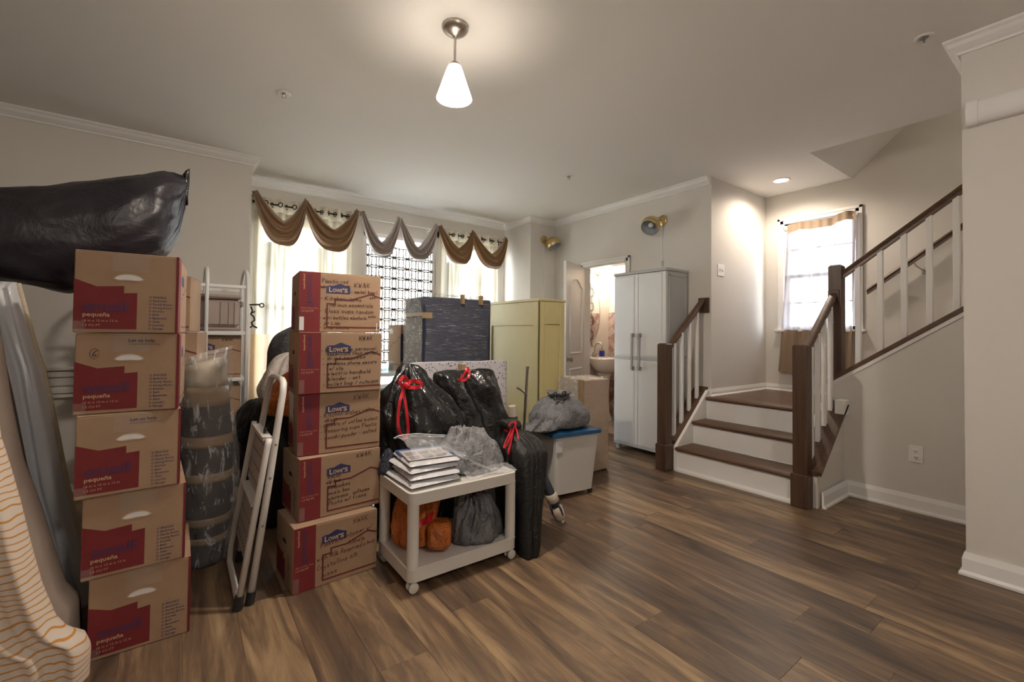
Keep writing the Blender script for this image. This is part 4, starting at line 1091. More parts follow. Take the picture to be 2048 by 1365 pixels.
def end_panel(R_, F, letus=True, six=False, par=None):
    mb = MB(); F.poly(mb, [(0, .35), (.205, .435), (.458, .415), (.458, .505), (.585, .495), (.585, .955), (0, .955)])
    F.rect(mb, .972, .0, .998, .995); R_.part('red_print', mb, M['red'], par, 'dark red house shaped print', recalc=False)
    mb = MB(); F.text(mb, 'small', .083, .73, .115, .42, .035); 
    R_.part('lettering', mb, M['navy_red'], par, recalc=False)
    mb = MB(); F.text(mb, 'pequeña', .085, .80, .05, .245, .015); F.text(mb, '16 in x 12 in x 12 in', .085, .865, .028, .32, .0); F.text(mb, '1.3 CU FT', .085, .92, .028, .16, .0)
    R_.part('lettering', mb, M['tanprint'], par, recalc=False)
    mb = MB()
    for i, t in enumerate(ROOMS):
        v = .555 + i * .0445
        F.text(mb, t, .742, v, .027, None, .012)
        ring = [(.715 + .010 * math.cos(a), v - .012 + .0105 * math.sin(a)) for a in [k * PI / 4 for k in range(8)]]
        F.ribbon(mb, ring + ring[:1], .0012)
    R_.part('lettering', mb, M['navy'], par, recalc=False); mb = MB()
    if letus:
        F.text(mb, 'Let us help.', .49, .105, .036, .27, .012)
        F.rect(mb, .49, .135, .80, .139)
    if letus: R_.part('lettering', mb, M['navy'], par, recalc=False)
    mb = MB(); F.rect(mb, .335, .0, .70, .24, .0003); R_.part('tape_strip', mb, M['tape'], par, recalc=False)
    # hand hole: a raised lip round a sunken slot with white paper behind
    pts = bean(.50, .325, .29, .075, .022); 
    mb = MB(); F.poly(mb, pts, .0007); R_.part('hand_hole', mb, M['holewhite'], par, 'hand hole with white packing paper behind', recalc=False)
    mb = MB(); F.ribbon(mb, pts + pts[:1], .0035, .0012); R_.part('hand_hole_rim', mb, M['card_in'], par, recalc=False)
    if six:
        mb = MB(); F.hand(mb, '6', .155, .20, .285, .07, 3)
        rg = [(.175 + .042 * math.cos(a) * (1.15 if math.cos(a) > 0 and math.sin(a) < 0 else 1), .255 + .062 * math.sin(a)) for a in [k * PI / 9 for k in range(18)]]
        F.ribbon(mb, rg, .0016, .0014); R_.part('handwriting', mb, M['ink_black'], par, recalc=False)
def long_panel(R_, F, ink, lines, side=False):
    mb = MB(); F.rect(mb, .002, .004, .245, .996); R_.part('red_print', mb, M['red'], None, 'dark red band', recalc=False)
    mb = MB(); F.text(mb, 'small', .10, .045, .085, .52, .035, rot=1); R_.part('lettering', mb, M['navy_red'], None, recalc=False)
    mb = MB(); F.text(mb, 'pequeña', .050, .045, .030, .25, .012, rot=1); F.text(mb, '16 in x 12 in x 12 in', .03, .615, .022, .19, 0); F.text(mb, '1.3 CU FT', .03, .668, .032, .14, .008)
    R_.part('lettering', mb, M['tanprint'], None, recalc=False)
    mb = MB(); F.poly(mb, [(.315, .340), (.315, .225), (.338, .225), (.338, .213), (.40, .213), (.475, .170), (.49, .170), (.565, .213), (.583, .213), (.583, .225), (.605, .225), (.605, .340)], .0008)
    R_.part('printed_badge', mb, M['navy'], None, 'navy gabled badge', recalc=False)
    mb = MB(); F.text(mb, 'L', .345, .318, .082, .040, .03, .0015); F.text(mb, 'OWE', .388, .318, .060, .120, .03, .0015); F.text(mb, "'S", .512, .318, .070, .062, .03, .0015)
    R_.part('lettering', mb, M['tanprint'], None, recalc=False)
    mb = MB(); F.ribbon(mb, [(.992, .385), (.872, .325), (.61, .445), (.422, .445), (.422, .52), (.328, .52), (.328, .915), (.985, .915)], .0072); R_.part('house_outline', mb, M['ink_red'], None, 'printed red house outline', recalc=False)
    mb = MB()
    for i, (t, u0, u1, v, cap, *sl_) in enumerate(lines):
        F.hand(mb, t, u0, u1, v, cap, i + len(lines), (sl_[0] if sl_ else 0))
        if i == 0 or i == len(lines) - 1: R_.part('handwriting', mb, M[ink], None, recalc=False); mb = MB()
def carton(label, x, y, rot, z0, h, W, D, kind, group, ink=None, lines=(), letus=True, six=False, name='moving_box'):
    r = thing(name, (x, y, z0), label, 'box', group)
    R_ = Rec(r, Matrix.Translation((x, y, z0)) @ Matrix.Rotation(rad(rot), 4, 'Z'))
    R_.part('carton_body', flap_body(0, 0, 0, W, D, h), M['card'])
    F = Face((0, 0, h), (1, 0, 0), (0, 0, -1), (0, -1, 0), W, h)
    if kind == 'end':
        end_panel(R_, F, letus, six)
        mb = MB(); F2 = Face((W, 0, h), (0, 1, 0), (0, 0, -1), (1, 0, 0), D, h); F2.rect(mb, .0, .004, .24, .996); R_.part('red_print', mb, M['red'], None, 'dark red band', recalc=False)
        mb = MB(); F2.poly(mb, [(.32, .34), (.32, .22), (.40, .21), (.48, .17), (.56, .21), (.60, .22), (.60, .34)], .0008); R_.part('printed_badge', mb, M['navy'], None, recalc=False)
        mb = MB(); F2.ribbon(mb, [(.992, .385), (.872, .325), (.61, .445), (.422, .445), (.422, .52), (.328, .52), (.328, .915), (.985, .915)], .0072); R_.part('house_outline', mb, M['ink_red'], None, recalc=False)
    else:
        long_panel(R_, F, ink, lines)
        F3 = Face((0, D, h), (0, -1, 0), (0, 0, -1), (-1, 0, 0), D, h)
        mb = MB(); F3.poly(mb, bean(.5, .35, .22, .07, .015)); R_.part('hand_hole', mb, M['dark'], None, 'dark hand hole', recalc=False)
        mb = MB(); F3.poly(mb, [(.03, .5), (.25, .56), (.45, .55), (.45, .62), (.55, .62), (.55, .955), (.03, .955)]); R_.part('red_print', mb, M['red'], None, recalc=False)
        mb = MB()
        for i, t in enumerate(ROOMS): F3.text(mb, t, .70, .52 + i * .045, .027, None, .012)
        R_.part('lettering', mb, M['navy'], None, recalc=False)
    mb = MB(); mb.box(.0, D / 2 - .025, h - .0003, W, D / 2 + .025, h + .0006); R_.part('tape_strip', mb, M['tape'])
    # the two clear tape tails folded down over the lower edge of the front
    mb = MB(); F.rect(mb, .0, .86, .11, 1.0, .0016) if kind == 'end' else F.rect(mb, .005, .77, .065, .985, .0016)
    R_.part('tape_tail', mb, M['tape'], None, recalc=False)
    return R_, F
SG1 = 'moving boxes stacked at the left'
s1 = [(-.252, 2.253, 0.5, .000, .303), (-.274, 2.240, 2.5, .305, .300), (-.296, 2.225, 3.5, .607, .300), (-.308, 2.248, -3.0, .909, .298), (-.315, 2.246, -4.0, 1.209, .303)]
lab1 = ['cardboard moving box on the floor, lowest of the left stack', 'cardboard moving box second from the floor in the left stack', 'cardboard moving box in the middle of the left stack',
        'cardboard moving box with a circled number, fourth up in the left stack', 'cardboard moving box on top of the left stack below the black bag']
for i, (x, y, a, z, h) in enumerate(s1):
    carton(lab1[i], x, y, a, z, h, .305, .406, 'end', SG1, letus=i in (2, 3), six=i == 3)
SG2 = 'moving boxes stacked beside the cart'
s2 = [(.440, 2.284, 4.0, .000, .302), (.472, 2.345, 4.0, .304, .300), (.470, 2.400, -2.5, .606, .306), (.466, 2.380, -1.6, .914, .304), (.470, 2.430, -4.2, 1.220, .305)]
KW = [('KWAK', .69, .87, .14, .075), ('KWAK', .68, .88, .12, .075, .06), ('KWAK', .655, .85, .155, .085, .08), ('KWAK', .71, .88, .13, .075, .03), ('KWAK', .655, .86, .215, .085, .03)]
lines2 = [
    [('Plastic container w/', .30, .93, .40, .075, .12), ('handle', .64, .84, .47, .07, .06), ('with Milk Reserved', .265, .80, .60, .075, .05), ('clear', .82, .98, .56, .055, .1), ('Crystalline alt', .27, .74, .74, .075, .06), ('uses', .34, .50, .86, .06, .04)],
    [('Print ins', .33, .48, .385, .055, .05), ('old desk', .31, .49, .47, .06, .03), ('keepsakes', .34, .60, .56, .06, .03), ('music box', .34, .60, .655, .06, .03), ('electronic   software', .34, .86, .745, .06, .04), ('Photo w/ frame', .34, .82, .83, .065, .04)],
    [('- Kitchen dishes other', .25, .93, .41, .08, .05), ('old lunch', .31, .46, .48, .05, .03), ('- packets of coffee instant', .26, .97, .565, .062, .05), ('- Measuring cups Plastic', .26, .96, .665, .062, .05), ('- wasabi powder - salted', .26, .95, .775, .065, .05)],
    [('- bath items personal', .25, .93, .32, .06, .03), ('essentials (hair spray)', .32, .96, .385, .055, .03), ('- dried seaweed', .27, .79, .455, .055, .02), ('- wireless phone secure', .27, .94, .545, .055, .02), ('w/ clip', .35, .52, .62, .055), ('- electric handheld', .28, .86, .715, .062, .03), ('blender - set', .34, .73, .80, .058, .03), ('- toilet bag / nutcase', .28, .97, .89, .058, .03)],
    [('Plastic red', .265, .58, .165, .062, .02), ('cups', .243, .31, .252, .05), ('set -', .555, .615, .225, .045), ('- metal bowl', .615, .95, .318, .06), ('set', .855, .93, .40, .05), ('- Kitchen items', .25, .75, .455, .065), ('various essentials', .35, .90, .56, .062, .01), ('- Glass cups random', .25, .91, .665, .064), ('sets', .84, .94, .735, .05), ('- mini bottles alcohols', .245, .82, .78, .06, .01), ('- jar Lids', .245, .49, .868, .056), ('- chop sticks', .245, .60, .94, .046)]]
inks = ['ink_red', 'ink_black', 'ink_brown', 'ink_black', 'ink_brown']
lab2 = ['handwritten moving box on the floor, lowest of the stack beside the cart', 'handwritten moving box second from the floor beside the cart', 'handwritten moving box in the middle of the stack beside the cart',
        'handwritten moving box fourth up in the stack beside the cart', 'handwritten moving box on top of the stack beside the cart']
for i, (x, y, a, z, h) in enumerate(s2):
    R_, F = carton(lab2[i], x, y, a, z, h, .406, .305, 'long', SG2, inks[i], [KW[i]] + lines2[i])
    if i == 4:
        mb = MB(); F.rect(mb, .008, .75, .06, .97, .002); R_.part('paper_label', mb, M['label'], None, 'torn white label', recalc=False)
        mb = MB(); F.rect(mb, .945, .83, .96, .97, .002); R_.part('paper_label', mb, M['label'], None, recalc=False)
    if i == 2:
        F3 = Face((0, .305, h), (0, -1, 0), (0, 0, -1), (-1, 0, 0), .305, h)
        mb = MB(); F3.poly(mb, [(.05, .02), (.60, .05), (.52, .55), (.35, .42), (.22, .60)], .002); R_.part('paper_label', mb, M['label'], None, 'torn white label', recalc=False)
# row of boxes behind the left stack, turned a little to show their right ends
SG3 = 'moving boxes behind the left stack'
s3 = [(-.36, 3.06, -10, i * .3035, .300) for i in range(5)]
for i, (x, y, a, z, h) in enumerate(s3):
    dx = [.02, .0, .02, .035, .0][i]
    carton(['cardboard moving box hidden behind the left stack, on the floor', 'cardboard moving box hidden behind the left stack, second up', 'cardboard moving box hidden behind the left stack, third up',
            'cardboard box behind the left stack, showing its pale end above the wrapped roll', 'cardboard box under the big black bag, behind the top of the left stack'][i], x + dx, y, a, z, h, .406, .305, 'long', SG3, 'ink_black', [])

# ------------------------------------------------------------------ soft shapes
def superr(a, p): return 1.0 / ((abs(math.cos(a)) ** p + abs(math.sin(a)) ** p) ** (1.0 / p))
def sack(name, mt, prof, parent=None, sq=2.6, crum=.014, pleat=0.0, pk=11, seed=1, n=72, m_=44, turn=0.0, fscale=7.0, pleat_from=.5):
    """stuffed bag: prof = [(z, rx, ry, cx, cy)] bottom to top"""
    def fn(u, v):
        a = u * 2 * PI; t = v * (len(prof) - 1); i = min(int(t), len(prof) - 2); k = t - i
        p0 = prof[max(i - 1, 0)]; p1 = prof[i]; p2 = prof[i + 1]; p3 = prof[min(i + 2, len(prof) - 1)]
        q = [0.5 * ((2 * p1[j]) + (-p0[j] + p2[j]) * k + (2 * p0[j] - 5 * p1[j] + 4 * p2[j] - p3[j]) * k * k + (-p0[j] + 3 * p1[j] - 3 * p2[j] + p3[j]) * k ** 3) for j in range(5)]
        z, rx, ry, cx, cy = q; rx = max(rx, .001); ry = max(ry, .001)
        s_ = superr(a, sq); w_ = max(0, (v - pleat_from) / (1 - pleat_from))
        pl_ = 1 + pleat * w_ * (math.sin(pk * a + 3 * noise.noise(Vector((math.cos(a), math.sin(a), seed)))) * .6 + .4 * math.sin(2.3 * pk * a + seed))
        ca, sa = math.cos(a + turn), math.sin(a + turn)
        d = Vector((math.cos(a) * 1.3, math.sin(a) * 1.3, z * 3.0 + seed * 7.3))
        cz_, sz_ = math.cos(a), math.sin(a)
        c_ = crum * (.95 * ridge(Vector((cz_ * 2.2, sz_ * 2.2, z * 1.6 + seed * 3.1))) + .75 * ridge(Vector((cz_ * 1.2 + z * 3, sz_ * 1.2 - z * 2.2, seed * 1.7 + z))) + .30 * ridge(d * 2.6 + Vector((9, 4, 1))) + .12 * ridge(d * fscale) - 1.0) * min(1, rx / .05)
        rad_x, rad_y = rx * s_ * pl_ + c_, ry * s_ * pl_ + c_
        lx, ly = rad_x * math.cos(a), rad_y * math.sin(a)
        return (cx + lx * math.cos(turn) - ly * math.sin(turn), cy + lx * math.sin(turn) + ly * math.cos(turn), max(z + (c_ * .5 if z > .02 else 0), prof[0][0]))
    mb = MB().grid(fn, n, m_, closeu=True)
    k = len(mb.v)
    # close bottom and top
    mb.f.append(list(range(n))[::-1]); mb.mi.append(0); mb.f.append(list(range(k - n, k))); mb.mi.append(0)
    return mb.build(name, mt, parent, True)
def strap(name, mt, pts, parent, wd=.012, th=.002, sub=5, twist=0.0):
    """flat plastic drawstring following a smooth path"""
    P = [Vector(p) for p in pts]; C_ = []
    for i in range(len(P) - 1):
        p0, p1, p2, p3 = P[max(i - 1, 0)], P[i], P[i + 1], P[min(i + 2, len(P) - 1)]
        for s_ in range(sub):
            k = s_ / sub
            C_.append(0.5 * ((2 * p1) + (-p0 + p2) * k + (2 * p0 - 5 * p1 + 4 * p2 - p3) * k * k + (-p0 + 3 * p1 - 3 * p2 + p3) * k ** 3))
    C_.append(P[-1])
    mb = MB(); n = len(C_); vs = []
    for i, p in enumerate(C_):
        t = (C_[min(i + 1, n - 1)] - C_[max(i - 1, 0)]).normalized(); vw = Vector((-.35, -.93, .1))
        s_ = t.cross(vw); s_ = s_.normalized() if s_.length > 1e-4 else Vector((1, 0, 0)); nn = s_.cross(t)
        a = twist * i / n + .5 * math.sin(i * .9); s_ = s_ * math.cos(a) + nn * math.sin(a); nn = s_.cross(t)
        vs += [p + s_ * wd / 2 + nn * th, p - s_ * wd / 2 + nn * th, p - s_ * wd / 2 - nn * th, p + s_ * wd / 2 - nn * th]
    fs = [(0, 1, 2, 3), tuple(range(4 * n - 4, 4 * n))] + [(4 * i + j, 4 * i + (j + 1) % 4, 4 * i + 4 + (j + 1) % 4, 4 * i + 4 + j) for i in range(n - 1) for j in range(4)]
    mb.add(vs, fs); return mb.build(name, mt, parent, 60)

def heap(name, mt, cx, cy, z0, rx, ry, h, pk=(0, 0), seed=1, nf=7, fold=.2, parent=None, n=110, m_=46, droop=None, pe=1.7):
    """crumpled cloth-like heap: folds run from its peak to an irregular hem"""
    def fn(u, v):
        a = u * 2 * PI; r = v; ca, sa = math.cos(a), math.sin(a)
        out = 1 + .22 * noise.noise(Vector((ca * 1.3, sa * 1.3, seed * 3.1))) + .08 * noise.noise(Vector((ca * 4, sa * 4, seed)))
        sw = .9 * noise.noise(Vector((r * 2.0, seed * 1.3, 4)))
        f1 = ridge(Vector((math.cos(a + sw) * nf * .30, math.sin(a + sw) * nf * .30, seed + r * .8)))
        f2 = ridge(Vector((ca * r * 2.6 + seed, sa * r * 2.6, r * 1.1)))
        env = (r * (1.02 - r)) ** .6 * 1.6
        prof_ = (1 - r ** pe) ** .75 if r < 1 else 0
        z = h * prof_ + h * fold * env * (f1 * .75 + f2 * .55 - .35)
        x = cx + pk[0] * (1 - r) + rx * r * out * ca; y = cy + pk[1] * (1 - r) + ry * r * out * sa
        z = z0 + max(z, 0) + .002
        if droop: z = droop(x, y, z)
        return (x, y, z)
    mb = MB().grid(fn, n, m_, closeu=True)
    o = mb.build(name, mt, parent, True, recalc=False)
    sd = o.modifiers.new('film', 'SOLIDIFY'); sd.thickness = .0025; sd.offset = -1
    return o
# big black bag lying across the boxes
bb = thing('large_black_bag', (-.5, 3.06, 1.5), 'huge stuffed black plastic bag lying on top behind the left box stack', 'bag')
def bigbag(u, v):
    a = u * 2 * PI; x = -1.45 + v * 1.45
    t = v
    if v < .08: k = math.sqrt(max(0, 1 - (1 - v / .08) ** 2))
    else: k = 1.0
    def lerp(pts, q):
        for (a0, b0), (a1, b1) in zip(pts[:-1], pts[1:]):
            if q <= a1: f = (q - a0) / (a1 - a0); return b0 + (b1 - b0) * f
        return pts[-1][1]
    zt = lerp([(0, 1.78), (.38, 1.83), (.53, 1.855), (.64, 1.895), (.75, 1.955), (.86, 2.018), (.94, 2.062), (1.0, 2.060)], t)
    zb = lerp([(0, 1.45), (.54, 1.44), (.62, 1.415), (.68, 1.395), (.78, 1.45), (.88, 1.555), (.95, 1.63), (.985, 1.75), (1.0, 1.90)], t)
    ry = lerp([(0, .22), (.5, .27), (.85, .26), (.93, .21), (.97, .14), (1.0, .03)], t) * k
    zc = (zt + zb) / 2; rz = (zt - zb) / 2 * k
    s_ = superr(a, 2.3); fold = .0
    d = Vector((x * 2.2, math.cos(a) * 1.2, math.sin(a) * 1.2 + 3))
    c_ = .012 * (ridge(d * 1.3) - .5) + .006 * (ridge(d * 3.1) - .5) + .022 * max(0, (t - .86) / .14) * (ridge(d * 3.0) - .4)
    y = 3.06 + (ry * s_ + c_) * math.cos(a); z = zc + (rz * s_ + c_) * math.sin(a)
    if x > -.40: z = max(z, 1.519)
    xx = x + .008 * math.sin(3 * a) * t
    return (xx, y, z)
mb = MB().grid(bigbag, 90, 70, closeu=True); n_ = 90; k_ = len(mb.v)
mb.f.append(list(range(n_))); mb.mi.append(0); mb.f.append(list(range(k_ - n_, k_))); mb.mi.append(0)
mb.build('bag_body', M['bigbag'], bb, True)
# gathered film tail at its right end
mb = MB()
mb.grid(lambda u, v: (-.012 + .03 * u, 3.05 + .03 * (v - .5) + .012 * math.sin(6 * u + 4 * v), 2.075 - .16 * v + .018 * u * (1 - v) * 2), 8, 10)
o = mb.build('film_tail', M['blackbag'], bb, True, recalc=False)
sd = o.modifiers.new('film', 'SOLIDIFY'); sd.thickness = .004

# ------------------------------------------------------------------ bedding leaning at the far left
def lerpz(pts, z):
    if z <= pts[0][0]: return pts[0][1]
    for (a0, b0), (a1, b1) in zip(pts[:-1], pts[1:]):
        if z <= a1: return b0 + (b1 - b0) * (z - a0) / (a1 - a0)
    return pts[-1][1]
def slab(name, mt, edge, ztop, xl, yf, ty, parent=None, fold=.012, fk=30, seed=1, er=.06, slump=.0, nu=60, nv=50, zbot=0.0):
    """thick soft sheet standing on the floor: right edge follows edge[(z, x)]; front at yf, thickness ty"""
    def pt(u, v, back):
        z = zbot + (ztop - zbot) * v; xr = lerpz(edge, z) ; x = xl + (xr - xl) * (1 - (1 - u) ** 1.6)
        d = xr - x
        rnd = math.sqrt(max(0, 1 - (1 - min(1, d / er)) ** 2)); rt_ = math.sqrt(max(0, 1 - (1 - min(1, (ztop - z) / er)) ** 2)) if ztop < 5 else 1
        k = min(rnd, rt_)
        f = fold * (math.sin(d * fk + 1.3 * math.sin(z * 3 + seed)) * .6 + .4 * math.sin(d * fk * 2.3 + seed + z * 2)) + fold * .8 * noise.noise(Vector((d * 5, z * 3, seed)))
        yc = yf + ty / 2 - slump * (ztop - z)
        y = yc + (ty / 2 * k) * (1 if back else -1) + (0 if back else -f * k)
        return (x, y, z)
    mb = MB(); mb.grid(lambda u, v: pt(u, v, 0), nu, nv); mb.grid(lambda u, v: pt(u, v, 1), nu, nv)
    return mb.build(name, mt, parent, True)
mt_ = thing('mattress', (-.9, 2.80, 0), 'grey satin covered mattress with tan piping leaning left of the boxes', 'mattress')
E1 = [(0, -0.295), (0.143, -0.324), (0.33, -0.361), (0.559, -0.405), (0.848, -0.451), (1.045, -0.486), (1.131, -0.51), (1.259, -0.538), (1.416, -0.571)]
slab('satin_cover', M['satin'], E1, 1.42, -1.5, 2.71, .20, mt_, .034, 88, 3, .07)
MB().tube([(x + .004, 2.81, z) for z, x in E1], .009, 8).build('piping', M['piping'], mt_, True)
E1b = [(0, -0.3), (0.109, -0.309), (0.188, -0.363), (0.424, -0.412), (0.677, -0.474), (0.939, -0.515), (1.157, -0.553)]
dk = slab('dark_quilt', M['navysatin'], [(z, x - .005) for z, x in E1b], 1.17, -1.5, 2.53, .10, None, .022, 76, 5, .06)
tag(dk, 'dark grey satin quilt between the mattress and the beige sheet', 'bedding')
E2 = [(0, -0.285), (0.195, -0.293), (0.254, -0.329), (0.406, -0.366), (0.564, -0.403), (0.739, -0.452), (0.962, -0.489), (1.144, -0.511), (1.252, -0.526)]
bs = slab('beige_sheet', M['beige'], E2, 1.27, -1.5, 2.28, .20, None, .022, 42, 7, .08)
tag(bs, 'plain beige sheet draped over bedding at the far left', 'bedding')
E3 = [(0, -0.235), (0.1, -0.233), (0.15, -0.251), (0.17, -0.289), (0.23, -0.325), (0.351, -0.361), (0.494, -0.391), (0.65, -0.42), (0.771, -0.446), (0.872, -0.47)]
ss = slab('striped_sheet', M['stripe'], E3, .90, -1.5, 2.12, .13, None, .020, 58, 9, .07)
tag(ss, 'orange striped white sheet bunched on the floor at the lower left', 'bedding')
# ------------------------------------------------------------------ white storage cabinet
wcab = thing('storage_cabinet', (3.99, 2.955, 0), 'tall white two door plastic storage cabinet left of the staircase', 'cabinet')
cx0, cx1, cy0, cy1, cz = 3.80, 4.172, 2.632, 3.285, 1.89
MB().box(cx0 + .022, cy0, .075, cx1, cy1, cz - .03, .004).build('carcass', M['plasticgrey'], wcab)
MB().box(cx0 - .004, cy0 - .006, cz - .030, cx1, cy1 + .006, cz, .006).build('top_panel', M['plasticgrey'], wcab)
MB().box(cx0 + .004, cy0, .058, cx1, cy1, .082, .004).build('bottom_panel', M['plasticgrey'], wcab)
for xx in (cx0 + .03, cx1 - .05):
    for yy_ in (cy0 + .01, cy1 - .06): MB().box(xx, yy_, 0, xx + .04, yy_ + .05, .062, .004).build('leg', M['plasticgrey'], wcab)
cm = (cy0 + cy1) / 2 + .008
for y0, y1, hy in ((cy0 + .004, cm - .002, cm - .040), (cm + .002, cy1 - .004, cm + .050)):
    dd = MB().box(cx0 + .004, y0, .084, cx0 + .024, y1, cz - .034, .004).build('door', M['plasticwhite'], wcab)
    for z0, z1 in ((.10, .955), (1.012, cz - .045)):
        MB().box(cx0 - .002, y0 + .04, z0, cx0 + .006, y1 - .035, z1, .003).build('raised_panel', M['plasticwhite'], dd)
        MB().box(cx0 - .0035, y0 + .052, z0 + .012, cx0 - .001, y1 - .047, z1 - .012, .001).build('raised_field', M['plasticwhite'], dd)
    MB().box(cx0 - .001, y0, .966, cx0 + .006, y1, 1.002, .002).build('middle_band', M['plasticgrey'], dd)
    h_ = MB(); h_.box(cx0 - .040, hy - .011, .862, cx0 - .026, hy + .011, 1.240, .003)
    h_.box(cx0 - .038, hy - .011, .862, cx0, hy + .011, .900, .003); h_.box(cx0 - .038, hy - .011, 1.202, cx0, hy + .011, 1.240, .003)
    h_.build('handle', M['handle'], dd)
MB().lathe([(0, 0), (.008, 0), (.008, .004), (0, .005)], (cx0 - .001, cm - .008, .982), 12, (-1, 0, 0)).build('lock', M['handle'], wcab)
for z0, z1 in ((.11, .95), (1.0, cz - .06)):
    mb = MB(); x0, x1 = cx0 + .05, cx1 - .03
    for a, b, c_, d in ((x0, x0 + .02, z0, z1), (x1 - .02, x1, z0, z1), (x0, x1, z0, z0 + .02), (x0, x1, z1 - .02, z1)): mb.box(a, cy0 - .005, c_, b, cy0 + .002, d, .002)
    mb.build('side_panel_frame', M['plasticgrey'], wcab)
# ------------------------------------------------------------------ white rack behind, with its boxes and tote
rk = thing('metal_rack', (.13, 3.95, 0), 'tall white tubular metal rack with looped tops against the left wall', 'rack')
YF, YK = 3.76, 4.16
for xx in (-.13, .140, .384):
    loop = [(xx, YF, 0)] + [(xx, YF, 1.56)] + [(xx, (YF + YK) / 2 - math.cos(a) * (YK - YF) / 2, 1.56 + .115 * math.sin(a)) for a in [PI * i / 12 for i in range(1, 12)]] + [(xx, YK, 1.56), (xx, YK, 0)]
    MB().tube(loop, .0125, 10).build('loop_frame', M['rackmetal'], rk, True)
for z in (.17, .535, .885, 1.215):
    s_ = MB().box(-.13, YF + .01, z - .012, .384, YK - .01, z, .003)
    s_.box(-.13, YF - .006, z - .022, .384, YF + .006, z + .004, .002).box(-.13, YK - .006, z - .022, .384, YK + .006, z + .004, .002)
    s_.build('shelf', M['rackmetal'], rk)
for y in (YF, YK): MB().box(-.13, y - .006, 1.528, .384, y + .006, 1.55, .002).build('top_rail', M['rackmetal'], rk)
SGR = 'moving boxes on the white rack'
for i, z in enumerate((.1705, .5355, .8855)):
    carton(['cardboard moving box on the lowest shelf of the white rack', 'cardboard moving box on the middle shelf of the white rack', 'cardboard moving box on the upper shelf of the white rack under the taupe tote'][i],
           -.050, 3.80, 0, z, .302 if i else .30, .406, .305, 'long', SGR, 'ink_black', [KW[3]] + ([('bath', .40, .6, .6, .06), ('towels', .42, .7, .72, .06)] if i == 2 else []))
tt = thing('storage_tote', (.16, 3.95, 1.22), 'taupe plastic storage tote on the top shelf of the white rack', 'storage tote')
mb = MB(); mb.box(-.11, 3.80, 1.240, .345, 4.13, 1.455, .03); mb.build('tub', M['taupe'], tt, 30)
MB().box(-.125, 3.785, 1.450, .352, 4.14, 1.480, .012).build('rim', M['taupe'], tt, 30)
MB().box(-.125, 3.785, 1.222, .352, 4.14, 1.245, .010).build('base_lip', M['taupe'], tt, 30)
for xx in (-.03, .06, .225, .275, .31): MB().box(xx - .004, 3.792, 1.262, xx + .004, 3.802, 1.43, .003).build('rib', M['taupe'], tt)
mb = MB(); mb.box(.34, 3.86, 1.40, .372, 4.06, 1.44, .008); mb.build('handle', M['taupe'], tt, 30)
ik = thing('iron_bracket', (.42, 3.80, 1.35), 'black wrought iron bracket hung on the right post of the white rack', 'bracket')
mb = MB(); mb.tube([(.397, 3.755, 1.412), (.44, 3.75, 1.416), (.462, 3.75, 1.416)], .006, 8)
mb.tube([(.475 + .014 * math.cos(a), 3.75, 1.412 + .014 * math.sin(a)) for a in [k * PI / 6 for k in range(12)]], .0045, 6, closed=True)
mb.build('hook', M['iron'], ik, True)
mb = MB(); mb.tube([(.405, 3.75, 1.40), (.415, 3.74, 1.37), (.405, 3.74, 1.345), (.425, 3.74, 1.325), (.430, 3.74, 1.30), (.41, 3.74, 1.285), (.42, 3.74, 1.26), (.447, 3.74, 1.245)], .006, 8)
mb.tube([(.405, 3.74, 1.35), (.432, 3.735, 1.365)], .005, 6); mb.tube([(.42, 3.74, 1.262), (.402, 3.74, 1.245)], .005, 6)
mb.build('scroll', M['iron'], ik, True)

# ------------------------------------------------------------------ wrapped rug roll
rr = thing('wrapped_rug_roll', (.14, 2.86, 0), 'dark rug roll wrapped in clear film with brown tape, right of the left box stack', 'rug roll')
def rollc(z): return Vector((.128 - .035 * z / 1.1 + .02 * math.sin(z * 3), 2.89 + .0 * z, z))
def roll(r, za, zb, tilt=0.0, n=30, m_=26, cr=.006, seed=1, ex=0.0):
    def fn(u, v):
        a = u * 2 * PI; z = za + (zb - za) * v; c0 = rollc(z)
        k = r * (1 + .05 * math.sin(z * 4)) * (.74 + .26 * min(1, z / .35))
        d = Vector((math.cos(a), math.sin(a), z * 2.5 + seed)); q = cr * (ridge(d * 2.2) + .6 * ridge(d * 4.3) - .8)
        kx = k + q + ex * max(0, math.cos(a)) * (.6 + .5 * math.sin(z * 5 + 1))
        return (c0.x + kx * math.cos(a), c0.y + (k + q) * math.sin(a), z + tilt * kx * math.cos(a) * v)
    mb = MB().grid(fn, n, m_, closeu=True); k = len(mb.v); mb.f.append(list(range(n))); mb.mi.append(0); mb.f.append(list(range(k - n, k))); mb.mi.append(0); return mb
roll(.108, 0, 1.04, .25, cr=.004).build('rug', M['rugdark'], rr, True)
for za, zb in ((.83, .93), (.62, .675), (.44, .485), (.215, .255), (.12, .155)): roll(.1125, za, zb, .0, cr=.002, m_=3).build('brown_tape', M['kraft'], rr, True)
roll(.113, .93, 1.055, .25, cr=.004, m_=4).build('paper_end', mat('wrapped_paper_end', (.46, .40, .30), .5, var=.25, vscale=9), rr, True)
roll(.120, .01, 1.10, .30, 64, 70, .012, 3, .034).build('film_wrap', M['wrap_roll'], rr, True)

